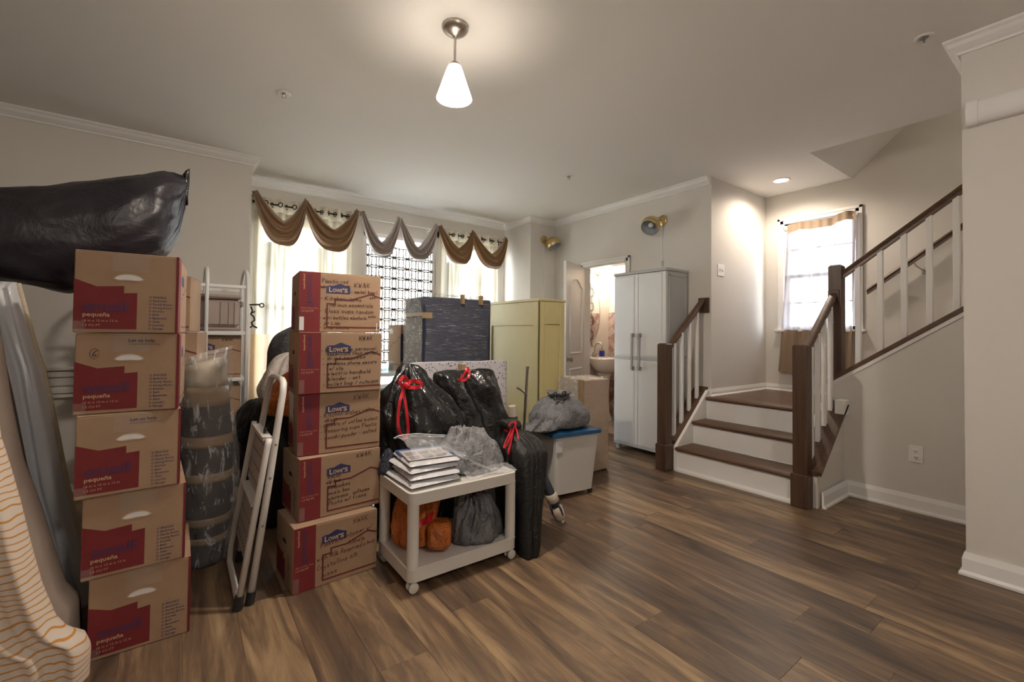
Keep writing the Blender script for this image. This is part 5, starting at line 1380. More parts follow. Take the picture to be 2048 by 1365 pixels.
# ------------------------------------------------------------------ folded step ladder, leaning on the box stack
ld = thing('step_ladder', (.28, 2.56, 0), 'folded white metal step ladder leaning between the rug roll and the boxes', 'step ladder')
def lp(y, z, off=0.0): return Vector((.272 + .128 * z / 1.0 + off, y, z))
YA, YZ = 2.325, 2.790
def taper(y, z, top): k = max(0, (z - .55) / .43); return y + (2.555 - y) * .0 * k
front = [lp(YA, .0), lp(YA, .55), lp(YA + .012, .78), lp(YA + .012, .935), lp(YA + .035, .975), lp(YA + .085, .99), lp(YZ - .16, .99), lp(YZ - .085, .975), lp(YZ - .05, .935), lp(YZ - .03, .78), lp(YZ, .62), lp(YZ, .0)]
MB().tube(front, .0155, 10, sq=.8).build('front_frame', M['ladder'], ld, True)
rear = [lp(YA - .020, .03, -.048), lp(YA - .020, .70, -.034), lp(YA - .01, .73, -.03)]
MB().tube(rear, .0135, 10).build('rear_leg', M['ladder'], ld, True)
rear = [lp(YZ + .01, .73, -.034), lp(YZ + .015, .20, -.045), lp(YZ + .005, .08, -.048), lp(YZ - .05, .035, -.05), lp(YA + .03, .035, -.05), lp(YA - .015, .04, -.049)]
MB().tube(rear, .0135, 10).build('rear_leg', M['ladder'], ld, True)
def step(z0, z1, off):
    mb = MB(); hw = .195; yc = (YA + YZ) / 2; t = .016
    P = [(yc - hw, z0), (yc + hw, z0), (yc + hw, z1), (yc - hw, z1)]
    mb.prism(P, off, off + t, lambda u, v, q: lp(u, v, q))
    s_ = mb.build('step', M['ladderstep'], ld)
    mb = MB(); mb.prism([(yc - hw - .004, z1 - .006), (yc + hw + .004, z1 - .006), (yc + hw + .004, z1 + .006), (yc - hw - .004, z1 + .006)], off - .018, off + t + .004, lambda u, v, q: lp(u, v, q)); mb.build('step_edge', M['ladder'], s_)
    mb = MB()
    for i in range(9):
        for j in range(4):
            yy_ = yc - hw + .03 + i * .042; zz = z0 + .04 + j * (z1 - z0 - .08) / 3
            c0 = lp(yy_, zz, off - .0012); mb.lathe([(0, 0), (.005, 0), (.005, .001), (0, .001)], c0, 8, (-1, 0, 0))
    tag(mb.build('tread_stud', M['rubber'], s_), kind='stuff')
step(.455, .72, -.030); step(.16, .425, -.036)
for y, off, z in ((YA, 0, 0), (YA - .02, -.048, 0.005), (YZ, 0, 0)):
    MB().tube([lp(y, z, off), lp(y, z + .055, off)], .0195, 10).build('foot', M['rubber'], ld, 40)
for z in (.34, .55, .70): MB().lathe([(0, 0), (.006, 0), (.005, .003), (0, .004)], lp(YA - .015, z, .0), 8, (0, -1, 0)).build('rivet', M['steel'], ld)
MB().tube([lp(YA + .1, .735, -.035), lp(YA + .1, .760, -.035)], .007, 8).build('latch_knob', M['rubber'], ld)

# ------------------------------------------------------------------ bags behind the ladder
bg1 = sack('black_trash_bag', M['blackmatt'], [(0, .16, .16, .56, 3.32), (.05, .20, .2, .56, 3.32), (.35, .22, .2, .54, 3.32), (.60, .20, .18, .50, 3.32), (.70, .15, .16, .47, 3.32), (.765, .07, .1, .44, 3.32), (.78, .01, .02, .42, 3.32)], sq=3, crum=.02, seed=2)
tag(bg1, 'black trash bag on the floor behind the folded step ladder', 'bag')
MB().add([(.275, 3.2, .585), (.40, 3.16, .74), (.44, 3.16, .55), (.36, 3.18, .46), (.40, 3.26, .74), (.44, 3.3, .55), (.36, 3.28, .46)], [(0, 1, 2), (0, 2, 3), (0, 4, 5), (0, 5, 6), (1, 2, 5, 4), (2, 3, 6, 5), (0, 1, 4), (0, 3, 6)]).build('bag_corner', M['blackmatt'], bg1)
bg2 = sack('pale_plastic_bag', M['whitebag'], [(.70, .05, .05, .58, 3.42), (.73, .13, .13, .58, 3.42), (.84, .155, .15, .58, 3.42), (.94, .14, .14, .60, 3.42), (1.03, .10, .10, .62, 3.42), (1.07, .04, .04, .63, 3.42), (1.075, .005, .005, .63, 3.42)], sq=2.2, crum=.016, seed=5)
tag(bg2, 'pale translucent plastic bag on top of the black bag behind the ladder', 'bag')
bg3 = sack('orange_bag', M['orange'], [(.70, .03, .03, .515, 3.06), (.72, .09, .08, .515, 3.06), (.79, .11, .09, .515, 3.06), (.86, .09, .08, .535, 3.06), (.93, .06, .05, .56, 3.06), (.975, .02, .02, .575, 3.06)], sq=2.2, crum=.016, seed=6)
tag(bg3, 'orange plastic bag between the step ladder and the handwritten boxes', 'bag')
bg4 = sack('dark_fabric_bag', M['darkgrey'], [(0, .2, .16, .76, 3.82), (.05, .23, .2, .76, 3.82), (.6, .23, .2, .77, 3.82), (.98, .24, .19, .775, 3.82), (1.12, .22, .17, .77, 3.82), (1.20, .17, .13, .78, 3.82), (1.26, .08, .06, .80, 3.82), (1.27, .01, .01, .80, 3.82)], sq=3, crum=.018, seed=8)
tag(bg4, 'tall dark grey fabric bag behind the tall handwritten boxes', 'bag')

# ------------------------------------------------------------------ rolling cart
CX0, CX1, CY0, CY1 = .872, 1.500, 1.965, 2.390
ct = thing('rolling_cart', ((CX0 + CX1) / 2, (CY0 + CY1) / 2, 0), 'low white two-tier rolling cart in front of the black bags', 'cart')
def rrect(x0, y0, x1, y1, r, n=6):
    P = []
    for cx, cy, a0 in ((x1 - r, y1 - r, 0), (x0 + r, y1 - r, PI / 2), (x0 + r, y0 + r, PI), (x1 - r, y0 + r, 1.5 * PI)):
        for i in range(n + 1): a = a0 + PI / 2 * i / n; P.append((cx + r * math.cos(a), cy + r * math.sin(a)))
    return P
def tray(nm, z0, z1, lip):
    R = rrect(CX0, CY0, CX1, CY1, .038); R2 = rrect(CX0 + .007, CY0 + .007, CX1 - .007, CY1 - .007, .032); n = len(R)
    mb = MB(); vs = [(x, y, z0) for x, y in R] + [(x, y, z1 - .003) for x, y in R] + [(x, y, z1) for x, y in R2] + [(x, y, z1 - lip) for x, y in rrect(CX0 + .011, CY0 + .011, CX1 - .011, CY1 - .011, .028)]
    fs = [list(range(n))] + [list(range(3 * n, 4 * n))]
    for k in range(3): fs += [(k * n + i, k * n + (i + 1) % n, (k + 1) * n + (i + 1) % n, (k + 1) * n + i) for i in range(n)]
    mb.add(vs, fs); return mb.build(nm, M['cart'], ct, 40)
tray('top_tray', .412, .470, .004); tray('bottom_tray', .055, .118, .006)
for xx, yy_ in ((CX0 + .030, CY0 + .030), (CX1 - .030, CY0 + .030), (CX0 + .030, CY1 - .030), (CX1 - .030, CY1 - .030)):
    MB().lathe([(.030, .110), (.028, .116), (.028, .412), (.030, .420)], (xx, yy_, 0), 18).build('leg', M['cart'], ct, 50)
    cx, cy = xx, yy_
    cst = MB().lathe([(0, .055), (.012, .055), (.012, .046), (0, .044)], (cx, cy, 0), 10); cst.box(cx - .012, cy - .010, .022, cx + .012, cy + .010, .050, .004)
    k_ = cst.build('caster', M['wheelgrey'], ct)
    for sg in (-1, 1): MB().lathe([(0, -.006), (.019, -.007), (.0245, -.004), (.0245, .004), (.019, .007), (0, .006)], (cx, cy + sg * .017, .0245), 18, (0, 1, 0)).build('wheel', M['cart'], k_, 40)
# flat packets on the cart
def packet(z, t, x0, y0, x1, y1, rot, label, seed):
    mb = MB()
    def fn(u, v):
        p = (x0 + (x1 - x0) * u, y0 + (y1 - y0) * v)
        e = min(u, 1 - u, v, 1 - v); k = min(1, e / .06) ** .5
        return p, k, noise.noise(Vector((u * 4, v * 4, seed)))
    def top(u, v): p, k, q = fn(u, v); return (p[0], p[1], z + t * .5 + t * .5 * k + .003 * q * k)
    def bot(u, v): p, k, q = fn(u, v); return (p[0], p[1], z + t * .5 - t * .5 * k)
    mb.grid(top, 24, 18); mb.grid(bot, 8, 8)
    mb.xf(Matrix.Translation(Vector(((x0 + x1) / 2, (y0 + y1) / 2, 0))) @ Matrix.Rotation(rad(rot), 4, 'Z') @ Matrix.Translation(Vector((-(x0 + x1) / 2, -(y0 + y1) / 2, 0))))
    o = mb.build('sleeved_packet', M['bindwhite'], None, True); tag(o, label, 'packet', 'white plastic packets on the cart'); return o
packet(.468, .030, .885, 2.000, 1.165, 2.330, 2, 'white plastic sleeved packet at the bottom of the pile on the cart', 1)
packet(.499, .028, .905, 2.010, 1.175, 2.325, -3, 'white plastic sleeved packet second from the bottom on the cart', 2)
packet(.528, .028, .900, 2.030, 1.170, 2.330, 1, 'white plastic sleeved packet third up in the pile on the cart', 3)
packet(.557, .026, .920, 2.035, 1.190, 2.335, -5, 'white plastic sleeved packet on top of the pile, under the flyer', 4)
fl_ = thing('flyer', (1.05, 2.19, .586), 'printed flyer with small pictures and a blue border on the packets', 'flyer')
tf = Matrix.Translation(Vector((1.055, 2.17, .5885))) @ Matrix.Rotation(rad(-8), 4, 'Z')
MB().box(-.125, -.10, 0, .125, .10, .0015).xf(tf).build('sheet', M['flyer'], fl_)
MB().box(-.135, .02, -.0012, .128, .135, .0006).xf(tf).build('blue_cover', M['flyerblue'], fl_)
MB().box(.108, -.098, .0016, .124, .098, .0019).xf(tf).build('blue_border', M['flyerblue'], fl_)
mb = MB()
for i in range(3):
    for j in range(2): mb.box(-.11 + i * .07, -.065 + j * .075, .0016, -.055 + i * .07, -.025 + j * .075, .0019)
mb.xf(tf).build('picture', M['flyerpic'], fl_)
mb = MB()
for i in range(3):
    for j in range(2): mb.box(-.11 + i * .07, -.080 + j * .075, .0016, -.065 + i * .07, -.073 + j * .075, .0019)
mb.xf(tf).build('caption_line', M['navy'], fl_)
# zip bag with a grey bag inside it, slumped over the packets
gb = heap('grey_plastic_bundle', M['greycloth'], 1.335, 2.20, .470, .195, .165, .185, (-.03, .05), 9, 8, .42, pe=2.5)
tag(gb, 'crumpled grey plastic bundle on the cart top beside the packets', 'bundle')
zb = thing('zip_bag', (1.14, 2.2, .58), 'clear zip bag spread from the packets over the grey bundle', 'bag')
def zbf(u, v):
    x = .93 + .50 * u; y = 2.03 + .30 * v + .03 * math.sin(3 * u)
    z = .598 + .035 * math.sin(PI * v) * (1 - u) + .012 * ridge(Vector((u * 5, v * 4, 2))) + (.055 * v * (1 - abs(u - .15) * 1.4) if u < .8 else 0)
    if u > .42: z -= (u - .42) * .28 * (1 - v); 
    if x > 1.20: z = max(z, .475) 
    return (x, y - .05 * max(0, u - .4) * (1 - v) * 2, z)
MB().grid(zbf, 40, 24).build('clear_film', M['clearbag'], zb, True, recalc=False)
MB().tube([Vector(zbf(i / 16, .96)) + Vector((0, 0, .004)) for i in range(17)], .0028, 5).build('zip_strip', M['label'], zb, True)
MB().tube([Vector(zbf(.55 + i / 40, .02 + .03 * i)) + Vector((0, 0, .004)) for i in range(17)], .0024, 5).build('zip_strip', M['label'], zb, True)
cf = thing('clear_film_scrap', (1.39, 2.06, .47), 'crumpled clear plastic film at the front right of the cart top', 'plastic film')
def cff(u, v): return (1.20 + .30 * u, 1.975 + .16 * v, .474 + .022 * abs(ridge(Vector((u * 4, v * 3, 4)))) * math.sin(PI * v) + .012 * math.sin(PI * u))
MB().grid(cff, 26, 16).build('film', M['clearbag'], cf, True, recalc=False)
# on the lower shelf
ob = thing('orange_bundle', (1.03, 2.2, .115), 'orange plastic bag of goods on the lower shelf of the cart', 'bag')
sack('bag_body', M['orange'], [(.116, .05, .05, 1.02, 2.24), (.13, .10, .11, 1.02, 2.24), (.20, .11, .12, 1.02, 2.25), (.28, .11, .10, 1.05, 2.28), (.34, .10, .07, 1.09, 2.30), (.375, .06, .04, 1.13, 2.31), (.39, .01, .01, 1.14, 2.31)], ob, 2.6, .028, .10, 8, 12)
mb = MB(); mb.box(-.058, -.085, 0, .058, .085, .125, .020); mb.xf(Matrix.Translation(Vector((1.09, 2.085, .128))) @ Matrix.Rotation(rad(-32), 4, 'Z') @ Matrix.Rotation(rad(-10), 4, 'X')); mb.build('wrapped_packet', M['orange'], ob, 40)
strap('red_strip', M['redtie'], [(.935, 2.10, .17), (.945, 2.09, .23), (.98, 2.085, .27), (1.04, 2.12, .262), (1.09, 2.16, .27)], ob, .03)
g2 = heap('grey_bag', M['greybag'], 1.33, 2.115, .114, .150, .115, .185, (-.03, .02), 15, 9, .50, pe=2.8)
tag(g2, 'crumpled dark grey plastic bag on the lower shelf of the cart', 'bag')

# ------------------------------------------------------------------ black bin bags with red ties
b1 = thing('black_trash_bag', (1.25, 2.66, 0), 'peaked black trash bag with red bow, right behind the handwritten boxes', 'bag', 'black trash bags behind the cart')
sack('bag_body', M['blackbag'], [(0, .18, .12, 1.22, 2.60), (.03, .24, .16, 1.22, 2.60), (.30, .25, .16, 1.23, 2.60), (.55, .26, .16, 1.24, 2.60), (.70, .25, .16, 1.21, 2.60), (.82, .185, .14, 1.17, 2.60), (.92, .11, .10, 1.15, 2.60), (1.0, .045, .05, 1.14, 2.60), (1.03, .004, .004, 1.14, 2.60)], b1, 2.4, .042, .10, 9, 21, 88, 60, 0, 6, .3)
kx, ky, kz = 1.035, 2.44, .915
strap('drawstring', M['redtie'], [(kx, ky, kz), (kx - .035, ky - .02, kz - .10), (kx - .04, ky - .02, kz - .22), (kx - .005, ky - .02, kz - .29), (kx + .02, ky - .02, kz - .27), (kx + .01, ky - .02, kz - .15), (kx - .01, ky, kz)], b1, .017)
strap('bow_loop', M['redtie'], [(kx, ky, kz), (kx + .05, ky - .01, kz + .03), (kx + .10, ky - .01, kz + .012), (kx + .085, ky - .01, kz - .01), (kx + .03, ky - .01, kz - .008), (kx, ky, kz)], b1, .022)
strap('bow_loop', M['redtie'], [(kx, ky, kz), (kx - .03, ky - .01, kz + .02), (kx - .01, ky - .01, kz + .055), (kx + .015, ky - .01, kz + .03), (kx, ky, kz)], b1, .022)
MB().lathe([(0, -.022), (.018, -.012), (.022, 0), (.018, .014), (0, .022)], (kx + .01, ky - .012, kz + .004), 10, (1, 0, .3)).build('knot', M['redtie'], b1, True)
b2 = thing('black_trash_bag', (1.66, 2.76, 0), 'wide flat topped black trash bag in front of the speckled foam', 'bag', 'black trash bags behind the cart')
sack('bag_body', M['blackbag'], [(0, .18, .10, 1.72, 2.76), (.03, .22, .14, 1.72, 2.76), (.35, .23, .14, 1.71, 2.76), (.60, .235, .14, 1.69, 2.76), (.80, .235, .12, 1.64, 2.76), (.90, .225, .09, 1.615, 2.76), (.945, .20, .05, 1.61, 2.76), (.955, .10, .02, 1.61, 2.76)], b2, 3.2, .036, .06, 12, 23, 88, 60, 0, 6, .35)
strap('drawstring', M['redtie'], [(1.52, 2.66, .90), (1.55, 2.64, .95), (1.575, 2.65, .985), (1.59, 2.64, .955), (1.575, 2.63, .93), (1.545, 2.63, .905), (1.50, 2.63, .915)], b2, .016)
b3 = thing('black_trash_bag', (1.65, 2.10, 0), 'square black trash bag with red ties standing right of the cart', 'bag', 'black trash bags behind the cart')
sack('bag_body', M['blackmatt'], [(0, .040, .12, 1.565, 2.05), (.02, .048, .145, 1.570, 2.05), (.25, .070, .15, 1.600, 2.09), (.50, .095, .155, 1.635, 2.13), (.56, .09, .145, 1.64, 2.15), (.595, .08, .11, 1.65, 2.17), (.64, .045, .055, 1.62, 2.19), (.67, .05, .05, 1.61, 2.19), (.70, .042, .035, 1.605, 2.19), (.702, .01, .01, 1.605, 2.19)], b3, 8, .009, .04, 9, 25, 88, 60, 0, 7, .6)
strap('drawstring', M['redtie'], [(1.60, 2.16, .665), (1.55, 2.12, .64), (1.50, 2.09, .60), (1.485, 2.08, .575), (1.52, 2.09, .60), (1.57, 2.12, .645), (1.615, 2.14, .695), (1.575, 2.13, .70), (1.545, 2.12, .685)], b3, .009)
strap('drawstring', M['redtie'], [(1.61, 2.15, .69), (1.60, 2.10, .62), (1.575, 2.06, .55), (1.555, 2.05, .49), (1.54, 2.06, .47)], b3, .009)
strap('drawstring', M['redtie'], [(1.60, 2.15, .66), (1.56, 2.11, .60), (1.53, 2.09, .54), (1.515, 2.08, .545), (1.55, 2.1, .61), (1.61, 2.15, .675)], b3, .009)
MB().lathe([(.05, 0), (.052, .012), (.045, .025), (.04, .012), (.04, 0)], (1.62, 2.19, .635), 14).build('tie_band', M['redtie'], b3, True)

# ------------------------------------------------------------------ foam, wrapped cabinet, yellow cabinet
fm = thing('foam_pad', (1.78, 3.06, 0), 'folded speckled foam pad standing behind the black trash bags', 'foam')
def foam(x0, x1, y0, y1, z1, seed):
    mb = MB()
    def fn(u, v):
        a = u * 2 * PI; s_ = superr(a, 8); x = (x0 + x1) / 2 + (x1 - x0) / 2 * s_ * math.cos(a); y = (y0 + y1) / 2 + (y1 - y0) / 2 * s_ * math.sin(a)
        return (x, y + .008 * noise.noise(Vector((x * 3, v * 4, seed))), z1 * v + (.014 * noise.noise(Vector((x * 5, 0, seed))) if v > .9 else 0))
    mb.grid(fn, 56, 22, closeu=True); k = len(mb.v); mb.f.append(list(range(k - 56, k))); mb.mi.append(0); mb.f.append(list(range(56))); mb.mi.append(0)
    return mb.build('foam_layer', M['foam'], fm, 50)
foam(1.38, 1.80, 3.06, 3.19, .995, 1); foam(1.745, 2.165, 2.99, 3.10, 1.0, 2)
MB().box(1.735, 2.983, .88, 1.765, 3.06, .985, .004).build('brown_tape', M['kraft'], fm)
bx0, bx1, by0, by1, bz = 1.635, 2.315, 3.47, 3.86, 1.55
bc = thing('wrapped_cabinet', ((bx0 + bx1) / 2, (by0 + by1) / 2, 0), 'tall navy covered cabinet wrapped in clear stretch film before the bay', 'cabinet')
MB().box(bx0, by0, 0, bx1, by1, bz - .02, .012).build('cabinet_body', M['bluecab'], bc)
def wrapf(x0, x1, y0, y1, z0, z1, p=14, flare=.02, seed=0):
    def fn(u, v):
        a = u * 2 * PI; s_ = superr(a, p); z = z0 + (z1 - z0) * v; fl = 1 + flare * max(0, (v - .93) / .07)
        c_ = .003 * ridge(Vector((math.cos(a) * 4, math.sin(a) * 4, z * 5 + seed)))
        return ((x0 + x1) / 2 + ((x1 - x0) / 2 * fl + c_) * s_ * math.cos(a), (y0 + y1) / 2 + ((y1 - y0) / 2 * fl + c_) * s_ * math.sin(a), z)
    return fn
MB().grid(wrapf(bx0 - .004, bx1 + .004, by0 - .004, by1 + .004, .01, bz + .012, 14, .075), 160, 40, closeu=True).build('stretch_wrap', M['wrap'], bc, True, recalc=False)
mb = MB()
mb.grid(lambda u, v: (bx0 - .010 - .004 * ridge(Vector((u * 6, v * 9, 1))) - .03 * max(0, (v - .9) / .1), by0 + .004 + (by1 - by0 - .01) * u, .02 + (bz - .02) * v), 40, 50)
mb.build('creased_wrap', M['wrap_side'], bc, True, recalc=False)
MB().grid(lambda u, v: (bx0 - .02 + (bx1 - bx0 + .04) * u, by0 - .02 + (by1 - by0 + .04) * v, bz - .012 + .02 * (abs(2 * u - 1) ** 8 + abs(2 * v - 1) ** 8) * .6 + .004 * ridge(Vector((u * 5, v * 5, 3)))), 30, 30).build('wrap_top', M['wrap_side'], bc, True, recalc=False)
MB().box(bx0 - .016, by0 - .010, 1.345, bx0 + .075, by0 - .004, 1.395).build('brown_tape', M['kraft'], bc)
MB().box(bx0 - .018, by0 - .008, 1.365, bx0 - .014, by0 + .33, 1.395).build('brown_tape', M['kraft'], bc)
for xx in (1.98, 2.17): MB().box(xx, by0 - .045, 1.48, xx + .025, by0 - .008, 1.562).build('brown_tape', M['kraft'], bc)

yx0, yx1, yy0, yy1, yz = 2.640, 2.945, 3.165, 4.005, 1.55
yc_ = thing('yellow_cabinet', ((yx0 + yx1) / 2, (yy0 + yy1) / 2, 0), 'tall pale yellow painted cabinet with framed side panels', 'cabinet')
MB().box(yx0, yy0, .0, yx1, yy1, yz - .025, .003).build('carcass', M['yellow'], yc_)
MB().box(yx0 - .020, yy0 - .018, yz - .025, yx1 + .014, yy1 + .02, yz, .005).build('top', M['yellow'], yc_)
d_ = .012
for y0, y1 in ((yy0, yy0 + .075), (yy1 - .075, yy1)): MB().box(yx0 - d_, y0 - (d_ if y0 == yy0 else 0), 0, yx0, y1, yz - .026, .002).build('stile', M['yellow'], yc_)
MB().box(yx0 - d_ * .9, yy0 + .075, yz - .245, yx0, yy1 - .075, yz - .026, .002).build('rail', M['yellow'], yc_)
MB().box(yx0 - d_ * .9, yy0 + .075, .06, yx0, yy1 - .075, .18, .002).build('rail', M['yellow'], yc_)
for x0, x1 in ((yx0 - d_, yx0 + .055), (yx1 - .055, yx1)): MB().box(x0, yy0 - d_, 0, x1, yy0, yz - .026, .002).build('stile', M['yellow'], yc_)
MB().box(yx0 + .055, yy0 - d_ * .8, yz - .235, yx1 - .055, yy0, yz - .026, .002).build('rail', M['yellow'], yc_)
MB().box(yx0 + .055, yy0 - d_ * .8, .06, yx1 - .055, yy0, .18, .002).build('rail', M['yellow'], yc_)

# small box, green bottle and jars on a white table by the middle window
tb = thing('window_table', (1.75, 4.60, 0), 'white topped side table under the lattice window', 'table')
MB().box(1.36, 4.33, .785, 2.16, 4.92, .82, .006).build('table_top', M['plasticwhite'], tb)
for xx, yy_ in ((1.40, 4.37), (2.12, 4.37), (1.40, 4.88), (2.12, 4.88)): MB().box(xx - .022, yy_ - .022, 0, xx + .022, yy_ + .022, .785, .003).build('leg', M['plasticwhite'], tb)
wb = thing('window_box', (1.98, 4.55, .82), 'pale cardboard box with house outline standing by the lattice window', 'box')
R_ = Rec(wb, Matrix.Translation((1.823, 4.40, .8205)))
R_.part('carton_body', flap_body(0, 0, 0, .26, .33, .485), M['card'])
F = Face((0, .33, .485), (0, -1, 0), (0, 0, -1), (-1, 0, 0), .33, .485)
mb = MB(); F.ribbon(mb, [(.99, .30), (.87, .26), (.61, .385), (.30, .40), (.30, .47), (.12, .47), (.12, .86), (.985, .86)], .006); R_.part('house_outline', mb, M['navy'], None, 'printed dark house outline', recalc=False)
mb = MB(); F.poly(mb, [(.08, .20), (.08, .12), (.22, .07), (.36, .12), (.36, .20)]); R_.part('printed_badge', mb, M['plasticgrey'], None, recalc=False)
F2 = Face((0, 0, .485), (1, 0, 0), (0, 0, -1), (0, -1, 0), .26, .485)
mb = MB(); F2.rect(mb, .0, .20, .99, .78); R_.part('navy_print', mb, M['navy'], None, 'navy printed end', recalc=False)
gn = thing('green_bottle', (1.70, 4.62, .82), 'lime green bottle beside the box on the white window table', 'bottle')
MB().lathe([(0, 0), (.052, 0), (.055, .01), (.055, .12), (.045, .14), (.02, .15), (0, .15)], (1.675, 4.70, .821), 20).build('bottle_body', M['green'], gn, 50)
MB().lathe([(.02, .15), (.02, .175), (0, .175)], (1.675, 4.70, .821), 14).build('cap', M['trim'], gn, 50)
for i, (xx, yy_) in enumerate(((1.67, 4.45), (1.735, 4.43))):
    j = thing('glass_jar', (xx, yy_, .82), ['clear glass jar on the window table, left of its twin', 'clear glass jar on the window table, nearest the box'][i], 'jar', 'glass jars on the window table')
    MB().lathe([(0, 0), (.030, 0), (.032, .01), (.032, .075), (.026, .088), (.026, .095), (.022, .095), (.028, .07), (.028, .012), (0, .012)], (xx, yy_, .821), 18).build('glass', M['clearglass'], j, 50)
    MB().lathe([(.027, .088), (.028, .105), (0, .106), ], (xx, yy_, .821), 16).build('lid', M['plasticgrey'], j, 50)

# ------------------------------------------------------------------ wrapped carton, tote, rod, umbrella
wc = thing('wrapped_carton', (2.99, 2.89, 0), 'tall brown carton wrapped in clear film, between the blue lidded tote and the white cabinet', 'carton')
MB().box(2.825, 2.775, .012, 3.150, 3.085, .822, .006).build('carton_body', mat('wrapped_carton_board', (.40, .30, .21), .45, var=.08, vscale=6), wc)
MB().grid(wrapf(2.821, 3.154, 2.771, 3.089, .02, .83, 14, .015, 2), 120, 24, closeu=True).build('stretch_wrap', M['wrap'], wc, True, recalc=False)
MB().grid(lambda u, v: (2.815 - .008 * ridge(Vector((u * 5, v * 7, 2))), 2.83 + .26 * u, .48 + .345 * v), 24, 26).build('creased_wrap', M['wrap_side'], wc, True, recalc=False)
MB().grid(lambda u, v: (2.812 + .345 * u, 2.765 + .33 * v, .828 + .010 * ridge(Vector((u * 4, v * 4, 7)))), 30, 28).build('wrap_top', M['wrap_side'], wc, True, recalc=False)
MB().box(2.8135, 2.768, .02, 2.8185, 2.83, .826).build('brown_tape', M['kraft'], wc)
for xx, yy_ in ((2.86, 2.81), (3.11, 2.81), (2.86, 3.05), (3.11, 3.05)): MB().box(xx - .025, yy_ - .025, 0, xx + .025, yy_ + .025, .013).build('foot', M['rubber'], wc)

to = thing('storage_tote', (2.38, 2.62, 0), 'frosted plastic storage tote with a blue lid on black casters', 'storage tote')
TM = Matrix.Translation(Vector((2.195, 2.440, 0))) @ Matrix.Rotation(rad(-6), 4, 'Z')
def ttub(w0, d0, w1, d1, z0, z1, r0, r1):
    A = rrect(-w0 / 2, -d0 / 2, w0 / 2, d0 / 2, r0); B = rrect(-w1 / 2, -d1 / 2, w1 / 2, d1 / 2, r1); n = len(A)
    mb = MB(); mb.add([(x + .21, y + .21, z0) for x, y in A] + [(x + .21, y + .21, z1) for x, y in B], [list(range(n)), list(range(n, 2 * n))] + [(i, (i + 1) % n, n + (i + 1) % n, n + i) for i in range(n)])
    return mb
ttub(.355, .37, .415, .43, .042, .470, .04, .03).xf(TM).build('tub', M['toteclear'], to, 40)
ttub(.425, .44, .43, .445, .455, .475, .03, .03).xf(TM).build('tub_rim', M['toteclear'], to, 40)
ld_ = ttub(.455, .47, .455, .47, .472, .497, .035, .035); 
ld_.xf(TM).build('lid', M['toteblue'], to, 40)
ttub(.43, .445, .36, .37, .497, .510, .03, .03).xf(TM).build('lid_top', M['toteblue'], to, 40)
mb = MB(); mb.prism([(.075, .075), (.075, .30), (.10, .325), (.20, .335), (.315, .325), (.345, .30), (.345, .075), (.32, .055), (.10, .055)], 0, .003, lambda u, v, q: (u, .028 - .012 * 0 - (v - .05) * .070 + .0 - q, v)); mb.xf(TM).build('paper_stack', M['totefill'], to)
mb = MB(); mb.box(.005, .0, .36, .065, .003, .44); mb.xf(TM @ Matrix.Translation(Vector((0, -.004, 0)))).build('side_label', M['label'], to)
for u, v in ((.05, .05), (.37, .05), (.05, .37), (.37, .37)):
    mb = MB().lathe([(0, -.009), (.016, -.010), (.021, -.006), (.021, .006), (.016, .010), (0, .009)], (u, v, .0215), 16, (0, 1, 0)); mb.box(u - .010, v - .013, .024, u + .010, v + .013, .044, .003)
    mb.xf(TM).build('caster', M['rubber'], to, 40)
gt = thing('grey_trash_bag', (2.38, 2.6, .51), 'grey trash bag with black drawstring resting on the blue tote lid', 'bag')
sack('bag_body', M['greybag'], [(.511, .15, .13, 2.37, 2.60), (.525, .22, .18, 2.38, 2.60), (.58, .235, .19, 2.39, 2.60), (.65, .205, .175, 2.39, 2.60), (.71, .135, .12, 2.38, 2.60), (.74, .065, .06, 2.37, 2.59), (.755, .075, .065, 2.36, 2.58), (.775, .085, .07, 2.36, 2.58), (.778, .02, .02, 2.36, 2.58)], gt, 2.2, .022, .16, 10, 31, 96, 60, 0, 7, .25)
sack('loose_skirt', M['greybag'], [(.512, .12, .09, 2.16, 2.55), (.525, .15, .11, 2.17, 2.55), (.56, .12, .10, 2.20, 2.55), (.61, .07, .07, 2.25, 2.56), (.65, .02, .02, 2.29, 2.57)], gt, 2.2, .014, seed=33)
for sg, cx in ((1, 2.33), (-1, 2.24)):
    c0 = Vector((cx, 2.49, .735)); lp_ = [c0 + Vector((.016 * math.cos(a) * 1.1 , 0, .030 * math.sin(a) + .030)) for a in [k * PI / 8 for k in range(16)]]
    MB().tube(lp_, .005, 6, closed=True).build('drawstring', M['blackcord'], gt, True)
MB().tube([(2.25, 2.495, .745), (2.29, 2.48, .733), (2.34, 2.485, .74), (2.39, 2.50, .745), (2.43, 2.53, .742)], .005, 6).build('drawstring', M['blackcord'], gt, True)
mp = thing('metal_pole', (1.93, 2.44, 0), 'grey metal pole with a short side peg before the yellow cabinet', 'pole')
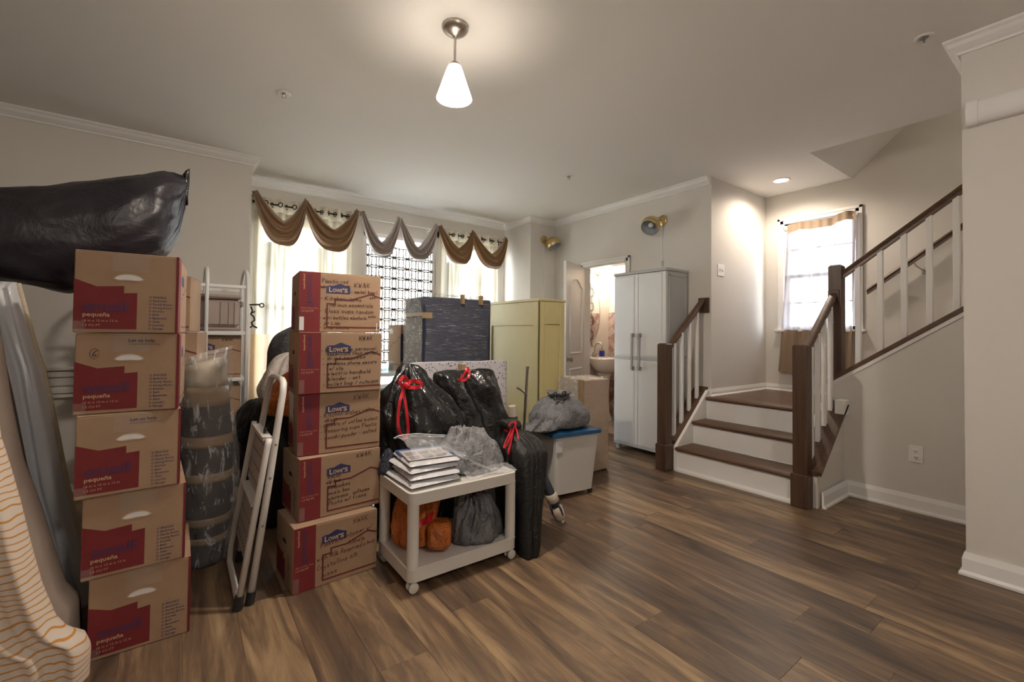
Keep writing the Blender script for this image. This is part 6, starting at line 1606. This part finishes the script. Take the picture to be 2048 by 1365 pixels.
MB().tube([(1.985, 2.56, 0), (1.925, 2.46, .55), (1.903, 2.40, 1.0)], .0095, 10).tube([(1.903, 2.40, .985), (1.903, 2.3995, 1.002)], .0115, 10).build('tube', M['steel'], mp, 50)
MB().tube([(1.899, 2.40, .81), (1.815, 2.385, .862)], .006, 8).lathe([(0, 0), (.009, 0), (.009, .012), (0, .012)], (1.815, 2.385, .858), 10, (-.8, 0, .5)).build('peg', M['steel'], mp, 50)
um = thing('umbrella', (1.95, 2.15, 0), 'folded umbrella with dark and tan cloth leaning on the black bag', 'umbrella')
def uc(t): return Vector((1.985 - .155 * t / .42, 2.135 + .07 * t / .42, .018 + t))
MB().tube([uc(.10), uc(.15), uc(.22), uc(.30), uc(.40)], [.026, .031, .028, .022, .012], 12).build('dark_canopy', M['umbrella'], um, True)
MB().tube([uc(.02), uc(.035), uc(.07), uc(.10), uc(.105)], [.022, .036, .041, .039, .032], 12).build('tan_sleeve', M['umbtan'], um, True)
MB().tube([uc(.135), uc(.14), uc(.185), uc(.19)], [.031, .040, .037, .029], 12).build('tan_band', M['umbtan'], um, True)
for k in range(4):
    a = k * 1.6; d = Vector((math.cos(a), math.sin(a), 0)) * .040; MB().tube([uc(.06) + d, uc(.10) + d * 1.02, uc(.13) + d * .9], [.004, .008, .006], 6).build('dark_stripe', M['umbrella'], um, True)
MB().lathe([(0, 0), (.010, .002), (.014, .012), (.012, .022), (0, .024)], uc(-.006), 12).build('handle_end', M['umbtan'], um, True)
rm_ = thing('rolled_mat', (2.10, 2.80, 0), 'thin grey rolled mat with a tan end leaning behind the metal pole', 'rolled mat')
MB().tube([(2.16, 2.82, 0), (2.10, 2.79, .34), (2.055, 2.765, .60)], .034, 14).build('mat_roll', M['darkgrey'], rm_, 50)
MB().tube([(2.056, 2.766, .595), (2.044, 2.760, .672)], [.036, .030], 14).build('tan_end', M['umbtan'], rm_, 50)
nc = heap('navy_cloth', mat_crinkle('navy_bag_cloth', (.022, .026, .045), .4, .5, 12, .3), .905, 2.335, .4705, .05, .045, .115, (0, 0), 41, 6, .3, n=60, m_=24)
tag(nc, 'small crumpled navy cloth on the cart behind the white packets', 'cloth')
